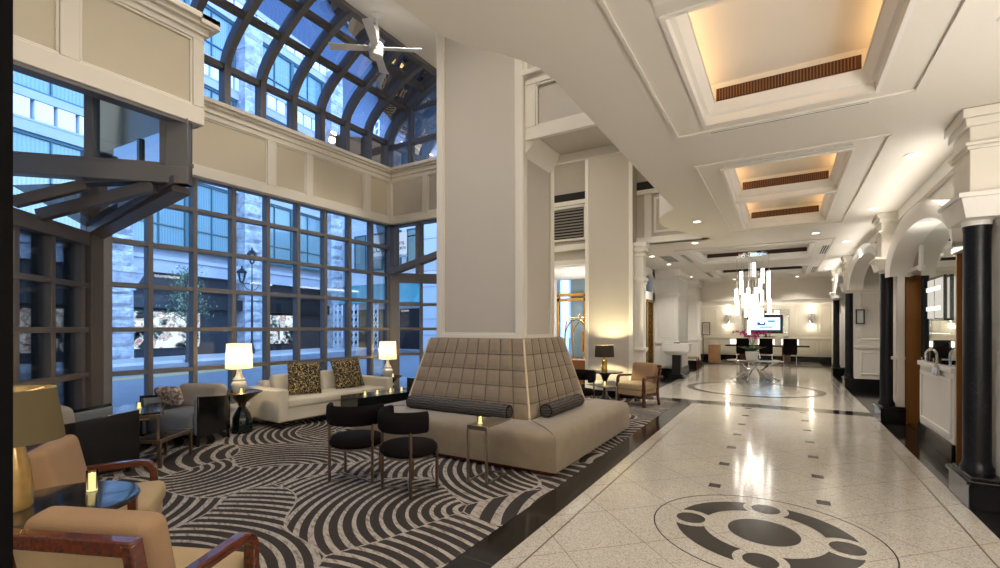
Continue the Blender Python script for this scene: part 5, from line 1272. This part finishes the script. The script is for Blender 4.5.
vent('slot vent right of the farthest coffer',.73,.87,16.8,18.4,3)
vent('slot vent left of the chandelier coffer',-2.24,-2.12,12.4,14.0,3)
vent('slot vent left of the farthest coffer',-2.24,-2.12,16.8,18.4,3)
vent('square vent near the left white pier',-2.75,-2.45,12.4,13.6,5)
# ================================================================== STREET OUTSIDE
s = MB(); s.box(-60,-7.4,-40,70,-.3,-.1); S(s.build('road', M['asphalt'], smooth=False), 'wide street outside the windows')
s = MB(); s.box(-11.0,-7.4,-40,11,-.11,-.02); S(s.build('sidewalk', M['sidewalk'], smooth=False), 'near sidewalk outside the windows')
ang = math.atan2(.987,-.159)
FO = (-27.3,9.55,-.1)
sw = struct('sidewalk', FO, ang, 'far sidewalk along the stone building'); s = MB(); s.box(-40,40,-3.6,0,0,.12); s.build('paving', M['sidewalk'], sw, smooth=False)
yl = struct('road_marking', FO, ang, 'yellow line along the street'); s = MB(); s.box(-40,40,-9.2,-9.0,.0,.006); s.box(-40,40,-8.8,-8.6,.0,.006); s.build('stripe', M['yellowline'], yl, smooth=False)
bd = thing('stone_building', 'large stone building with teal windows across the street', 'building', FO, ang)
random.seed(5)
U0,U1 = -15.5,15.6
piers = [-14.75,-7.35,0.02,7.37,14.72]
for pu in piers:
    w = MB(); z = 0.12
    while z < 20.4:
        if 3.4 < z < 4.5: z = 4.5; continue
        h = .62 if z < 3.4 else .78
        z1 = min(z+h, 3.5) if z < 3.4 else z+h
        hw_ = .62+random.uniform(-.02,.02); d = .55+random.uniform(-.03,.05)
        w.frustum((pu-hw_,pu+hw_,-d,.3,z),(pu-hw_,pu+hw_,-d,.3,z+.02)); w.add([],[])
        # rock face: bulged front
        nx,nz = 5,4; vs = []
        for j in range(nz+1):
            for i in range(nx+1):
                u,v = i/nx,j/nz; bz = (.10+.06*random.random())*min(1,6*u*(1-u))*min(1,6*v*(1-v)) if 0<i<nx and 0<j<nz else 0
                vs.append((pu-hw_+2*hw_*u,-d-bz,z+.02+(z1-z-.04)*v))
        w.add(vs,[(j*(nx+1)+i,j*(nx+1)+i+1,(j+1)*(nx+1)+i+1,(j+1)*(nx+1)+i) for j in range(nz) for i in range(nx)])
        w.box(pu-hw_,pu+hw_,-d+.002,.3,z+.02,z1-.02); w.box(pu-hw_+.05,pu+hw_-.05,-d+.06,.3,z1-.02,z1+.02)
        z = z1
    pm = w.build('pier', M['stone'], bd, smooth=False)
    w = MB(); w.frustum((pu-.64,pu+.64,-.6,.3,3.5),(pu-.95,pu+.95,-.85,.3,4.25)); w.box(pu-1.0,pu+1.0,-.9,.3,4.25,4.5); w.box(pu-.68,pu+.68,-.64,.3,3.42,3.52); w.build('capital', M['stone'], pm, smooth=False)
w = MB(); w.box(U0,U1,-.25,.5,4.45,5.15); w.box(U0,U1,-.35,.5,5.1,5.3); w.build('lintel', M['limestone'], bd, smooth=False)
w = MB(); w.box(U0,U1,.6,.9,0,21.6); w.build('wall', M['limestone'], bd, smooth=False)
floors = [(5.8,9.75),(11.5,15.4),(17.1,20.0)]
for zi,(z0,z1) in enumerate(floors):
    w = MB(); w.box(U0,U1,-.08,.6,z1+.45,z1+.55); w.box(U0,U1,-.05,.6,z1,z1+.45); w.box(U0,U1,-.06,.6,z1+1.4,z1+1.75); w.build('spandrel', M['limestone'], bd, smooth=False)
    w = MB(); u = U0+.2
    while u < U1-.6: w.box(u,u+.62,-.02,.5,z1+.57,z1+1.38); u += .78
    w.build('spandrel_panels', M['whitepanel'], bd, smooth=False)
for a,b_ in zip(piers[:-1],piers[1:]):
    for z0,z1 in floors:
        for k in range(2):
            ua = a+.75+(b_-a-1.5)*k/2; ub = ua+(b_-a-1.5)/2
            w = MB(); w.box(ua,ub,.2,.28,z0,z1); f_ = w.build('window', M['curtain'], bd, smooth=False)
            w = MB(); fr(w,'y-',.2,ua,ub,z0,z1,.12,.12); w.box(ua,ub,.1,.22,z0+.9*(z1-z0)/3,z0+.9*(z1-z0)/3+.06); w.box((ua+ub)/2-.03,(ua+ub)/2+.03,.12,.22,z0,z1); w.build('window_frame', M['teal'], f_, smooth=False)
    # ground floor: dark frontage with lit display window
    w = MB(); w.box(a+.6,b_-.6,.15,.55,.12,4.45); w.build('shopfront', M['darkshop'], bd, smooth=False)
    if a > -10:
        ua,ub = (a+.75,a+4.4) if a < 5 and a > -1 else ((a+1.5,a+4.0) if a > 5 else (a+2.6,b_-.75))
        w = MB(); w.box(ua,ub,.08,.15,.55,2.45); dw = w.build('display_window', M['shop'], bd, smooth=False)
        w = MB(); fr(w,'y-',.1,ua-.06,ub+.06,.48,2.52,.08,.06); w.build('display_frame', M['black'], dw, smooth=False)
    w = MB(); w.box(a+.7,b_-.7,-.45,.15,2.62,3.25); w.box(a+.7,b_-.7,-.25,.15,3.6,3.66); w.build('awning', M['black'], bd, smooth=False)
# banked building on the left, seen only through the angled glass
# white building closing the street
wb = thing('white_building', 'pale rendered building with a teal awning closing the street on the right', 'building', (-30,25.5,-.1))
w = MB(); w.box(0,18,0,3,0,9.5); w.box(8.6,18,-.5,0,0,16); w.build('wall', M['whitepanel'], wb, smooth=False)
for x in (1.5,3.3,5.1,6.9):
    w = MB(); w.box(x,x+1.1,-.05,0,10-4.0,8.6); f_ = w.build('window', M['curtain'], wb, smooth=False); w = MB(); fr(w,'y-',-.04,x-.08,x+1.18,5.9,8.7,.1,.06); w.build('window_frame', M['teal'], f_, smooth=False)
w = MB(); w.box(.3,8.4,-.06,0,0.1,3.0); w.build('shopfront', M['darkshop'], wb, smooth=False)
w = MB(); w.add([(.0,-.02,4.9),(8.5,-.02,4.9),(8.5,-1.3,3.4),(0,-1.3,3.4),(0,-.02,3.4),(8.5,-.02,3.4)],[(0,1,2,3),(0,3,4),(1,5,2)]); w.build('awning', M['awning'], wb, smooth=False)
w = MB()
for k in range(14): w.box(8.6,18,-.53,-.5,1.1*k,1.1*k+.03)
w.build('joints', M['limestone'], wb, smooth=False)
tr = 0
for x,lab in ((-28.3,'leftmost white lattice truss post across the street'),(-26.6,'second white lattice truss post across the street'),(-24.6,'third white lattice truss post, before the dark frontage'),(-22.6,'rightmost white lattice truss post across the street')):
    t = thing('truss_post', lab, 'lattice post', (x,23.6,-.1), 0, 'white lattice truss posts')
    w = MB(); H = 3.3
    for a in (-.2,.2):
        for b_ in (-.2,.2): w.bar((a,b_,0),(a,b_,H),.05)
    for k in range(6):
        z = H*k/6; z2 = H*(k+1)/6
        for b_ in (-.2,.2): w.bar((-.2,b_,z),(.2,b_,z2),.03); w.bar((.2,b_,z),(-.2,b_,z2),.03)
        for a in (-.2,.2): w.bar((a,-.2,z),(a,.2,z2),.03)
    w.build('lattice', M['whitepanel'], t, smooth=False)
# sign board
t = thing('hotel_sign', 'white sign board with dark lettering on the building beyond the corner post', 'sign', (-24.3,24.0,7.3), R(4))
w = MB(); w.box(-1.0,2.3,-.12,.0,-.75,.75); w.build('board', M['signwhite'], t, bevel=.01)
def text(s_, x, z, size, par, m_, name):
    cu = bpy.data.curves.new(name,'FONT'); cu.body = s_; cu.size = size; cu.extrude = .01; cu.materials.append(m_)
    o = bpy.data.objects.new(name,cu); COL.objects.link(o); dg_ = bpy.context.evaluated_depsgraph_get(); me_ = bpy.data.meshes.new_from_object(o.evaluated_get(dg_)); bpy.data.objects.remove(o); me_.materials.clear(); me_.materials.append(m_)
    o = bpy.data.objects.new(name,me_); COL.objects.link(o); o.parent = par; o.location = (x,-.135,z); o.rotation_euler = (R(90),0,0); o.scale = (.78,1,1)
    return o
M['letter'] = mat('navy lettering', (.07,.12,.25), .5)
text('LOEWS',-.72,-.48,.86,t,M['letter'],'lettering'); text('HOTEL',1.46,-.10,.30,t,M['letter'],'lettering'); text('NORTH',1.46,-.44,.30,t,M['letter'],'lettering')
w = MB(); w.box(-1.0,2.3,-.14,0,-.95,-.82); w.build('rail', M['limestone'], t)
for x in (-.7,2.0):
    w = MB(); w.bar((x,0,.4),(x,1.6,.9),.08); w.build('bracket', M['black'], t)
# tall lit lattice mast beyond
t = thing('lattice_mast', 'tall white lattice mast rising past the skylight ribs', 'mast', (-26.9,25.9,.5))
w = MB(); H = 17
for a in (-.22,.22):
    for b_ in (-.22,.22): w.bar((a,b_,9.0),(a,b_,H),.07)
for k in range(18,34):
    z = k*.5
    w.bar((-.22,-.22,z),(.22,-.22,z+.5),.05); w.bar((.22,-.22,z),(.22,.22,z+.5),.05); w.bar((-.22,-.22,z),(.22,-.22,z),.05)
w.build('lattice', M['whitepanel'], t, smooth=False)
# street lamp
t = thing('street_lamp', 'black twin lantern street lamp before the second stone pier', 'street lamp', (-26.45,15.92,-.0))
w = MB(); w.lathe([(.16,0),(.15,.3),(.09,.45),(.06,.9),(.045,4.0),(.07,4.05),(.035,4.15),(.03,5.2)],0,0,14); w.build('post', M['black'], t)
w = MB(); w.bar((0,-.62,4.06),(0,.5,4.06),.05); w.lathe([(.0,4.02),(.05,4.06),(0,4.12)],0,.52,8); w.tube([(0,-.1,3.7),(0,-.3,3.75),(0,-.45,3.9),(0,-.5,4.05)],.022,6); w.tube([(0,.1,3.7),(0,.25,3.78),(0,.35,3.9),(0,.38,4.05)],.022,6); w.build('arm', M['black'], t)
for yy,zz in ((0,5.2),(-.6,4.06)):
    w = MB(); w.lathe([(.03,zz),(.09,zz+.04),(.12,zz+.1)],0,yy,6); w.lathe([(.25,zz+.58),(.27,zz+.62),(.16,zz+.76),(.06,zz+.84),(.03,zz+.9),(.05,zz+.95),(0,zz+1.0)],0,yy,6)
    for k in range(6): a = k*PI/3; w.bar((.12*math.cos(a),yy+.12*math.sin(a),zz+.1),(.24*math.cos(a),yy+.24*math.sin(a),zz+.6),.025)
    ln = w.build('lantern', M['black'], t, smooth=False)
    w = MB(); w.lathe([(.10,zz+.1),(.22,zz+.6)],0,yy,6); w.build('lantern_glass', M['clear'], ln, smooth=False)
# street tree
t = thing('street_tree', 'slender young tree with sparse pale leaves on the far sidewalk', 'tree', (-23.8,11.2,-.1))
random.seed(21)
w = MB(); w.tube([(0,0,0),(.03,.02,1.2),(-.02,.05,2.4),(.04,0,3.4),(.0,.02,4.4)],[.075,.065,.05,.035,.015],8); tips = []
for k in range(26):
    z = 1.7+2.6*k/26; a = k*2.4; L_ = (1.25-.2*abs(z-2.6))*random.uniform(.7,1.1); L_ = max(.35,L_*(1-(z-1.7)/4.2))
    p = Vector((L_*math.cos(a),L_*math.sin(a),z+.45*L_)); w.tube([(0,0,z),tuple(p*.5+Vector((0,0,z*.5+.1))),tuple(p)],[.022,.014,.005],5); tips.append((Vector((0,0,z)),p))
w.build('trunk', M['bark'], t)
w = MB()
for b_,p in tips:
    for k in range(46):
        c = b_.lerp(p,random.uniform(.25,1.1))+Vector((random.gauss(0,.16),random.gauss(0,.16),random.gauss(0,.16)))
        d = Vector((random.gauss(0,1),random.gauss(0,1),random.gauss(0,1))).normalized(); s_ = d.cross(Vector((0,0,1))); s_.normalize() if s_.length else None
        l = random.uniform(.05,.10); w.add([tuple(c-d*l),tuple(c+s_*l*.4),tuple(c+d*l),tuple(c-s_*l*.4)],[(0,1,2,3)])
w.build('foliage', M['treeleaf'], t, smooth=False, recalc=False)
# ================================================================== LIGHT
W_ = bpy.data.worlds.new('dusk sky'); SC.world = W_; W_.use_nodes = True; nt = W_.node_tree; nt.nodes.clear(); L = nt.links
out = nt.nodes.new('ShaderNodeOutputWorld'); bg = nt.nodes.new('ShaderNodeBackground'); L.new(bg.outputs[0], out.inputs[0])
tc = nt.nodes.new('ShaderNodeTexCoord'); sp = nt.nodes.new('ShaderNodeSeparateXYZ'); L.new(tc.outputs['Generated'], sp.inputs[0])
cr = nt.nodes.new('ShaderNodeValToRGB'); e = cr.color_ramp.elements      # deep blue dusk overhead
e[0].position = .0; e[0].color = (.40,.60,.95,1); e[1].position = 1.0; e[1].color = (.028,.058,.16,1)
a = e.new(.45); a.color = (.09,.17,.37,1)
L.new(sp.outputs['Z'], cr.inputs[0])
mr = nt.nodes.new('ShaderNodeMapRange'); mr.interpolation_type = 'SMOOTHSTEP'                 # afterglow on the other side of the hotel
mr.inputs['From Min'].default_value = .05; mr.inputs['From Max'].default_value = .9; L.new(sp.outputs['X'], mr.inputs[0])
mx = nt.nodes.new('ShaderNodeMix'); mx.data_type = 'RGBA'; L.new(mr.outputs[0], mx.inputs[0]); L.new(cr.outputs[0], mx.inputs[6]); mx.inputs[7].default_value = (1.9,2.75,4.4,1)
L.new(mx.outputs[2], bg.inputs[0]); bg.inputs[1].default_value = 1.6
# daylight coming in through the skylight and the windows is left to the sky; house lights and added fill:
for (x,y) in ((-4.9,2.6),(-4.9,5.2),(-4.4,8.2),(-3.0,3.2),(-2.6,1.0),(-2.3,7.0)):
    light('SPOT',(x,y,VZ-.06),125,(1,.91,.79),.08,rot=(0,0,0),spot=150,blend=.9)
# cornice uplights on the ledges of the right hand columns and added, unseen fill lights near and behind the camera
for y0,y1 in ((5.95,9.5),(10.2,14.6),(15.2,18.2)):
    light('AREA',(1.33,(y0+y1)/2,3.02),8,(1,.95,.88),.10,rot=(0,R(125),0),sy=y1-y0)
light('AREA',(2.1,2.0,2.3),16,(1,.95,.88),.15,rot=(0,R(140),0),sy=6.0)  # unseen uplight added to brighten the near ceiling
light('POINT',(1.5,7.7,2.45),6,(1,.94,.86),.04)
for x,y,z in ((-.9,-1.5,2.0),(.9,-1.5,2.0),(1.9,1.6,1.9),(1.95,3.4,1.9)): light('POINT',(x,y,z),36 if x > 1 else 24,(1,.94,.88),.2)  # fill points without fixtures, added to lift the ceiling and near walls
for x,y in ((-4.7,11.4),(-4.7,12.7)): light('POINT',(x,y,2.0),28,(1,.94,.86),.12)  # points added in mid-air to brighten the entrance ceiling and walls
# ================================================================== CAMERA
cam = bpy.data.cameras.new('camera'); co = bpy.data.objects.new('camera', cam); COL.objects.link(co); SC.camera = co
cam.sensor_width = 36; cam.lens = 16.92; cam.shift_y = .044; cam.clip_start = .05; cam.clip_end = 300
co.location = (0,0,1.5); co.rotation_euler = (R(90),0,math.atan(284/470))
vs = SC.view_settings; vs.view_transform = 'Standard'; vs.look = 'None'; vs.gamma = 1; vs.use_curve_mapping = False; vs.exposure = 0.35
SC.cycles.use_denoising = True; SC.cycles.max_bounces = 8; SC.cycles.transparent_max_bounces = 16; SC.cycles.diffuse_bounces = 4; SC.cycles.glossy_bounces = 4
SC.cycles.sample_clamp_indirect = 6
SC.cycles.caustics_reflective = False; SC.cycles.caustics_refractive = False
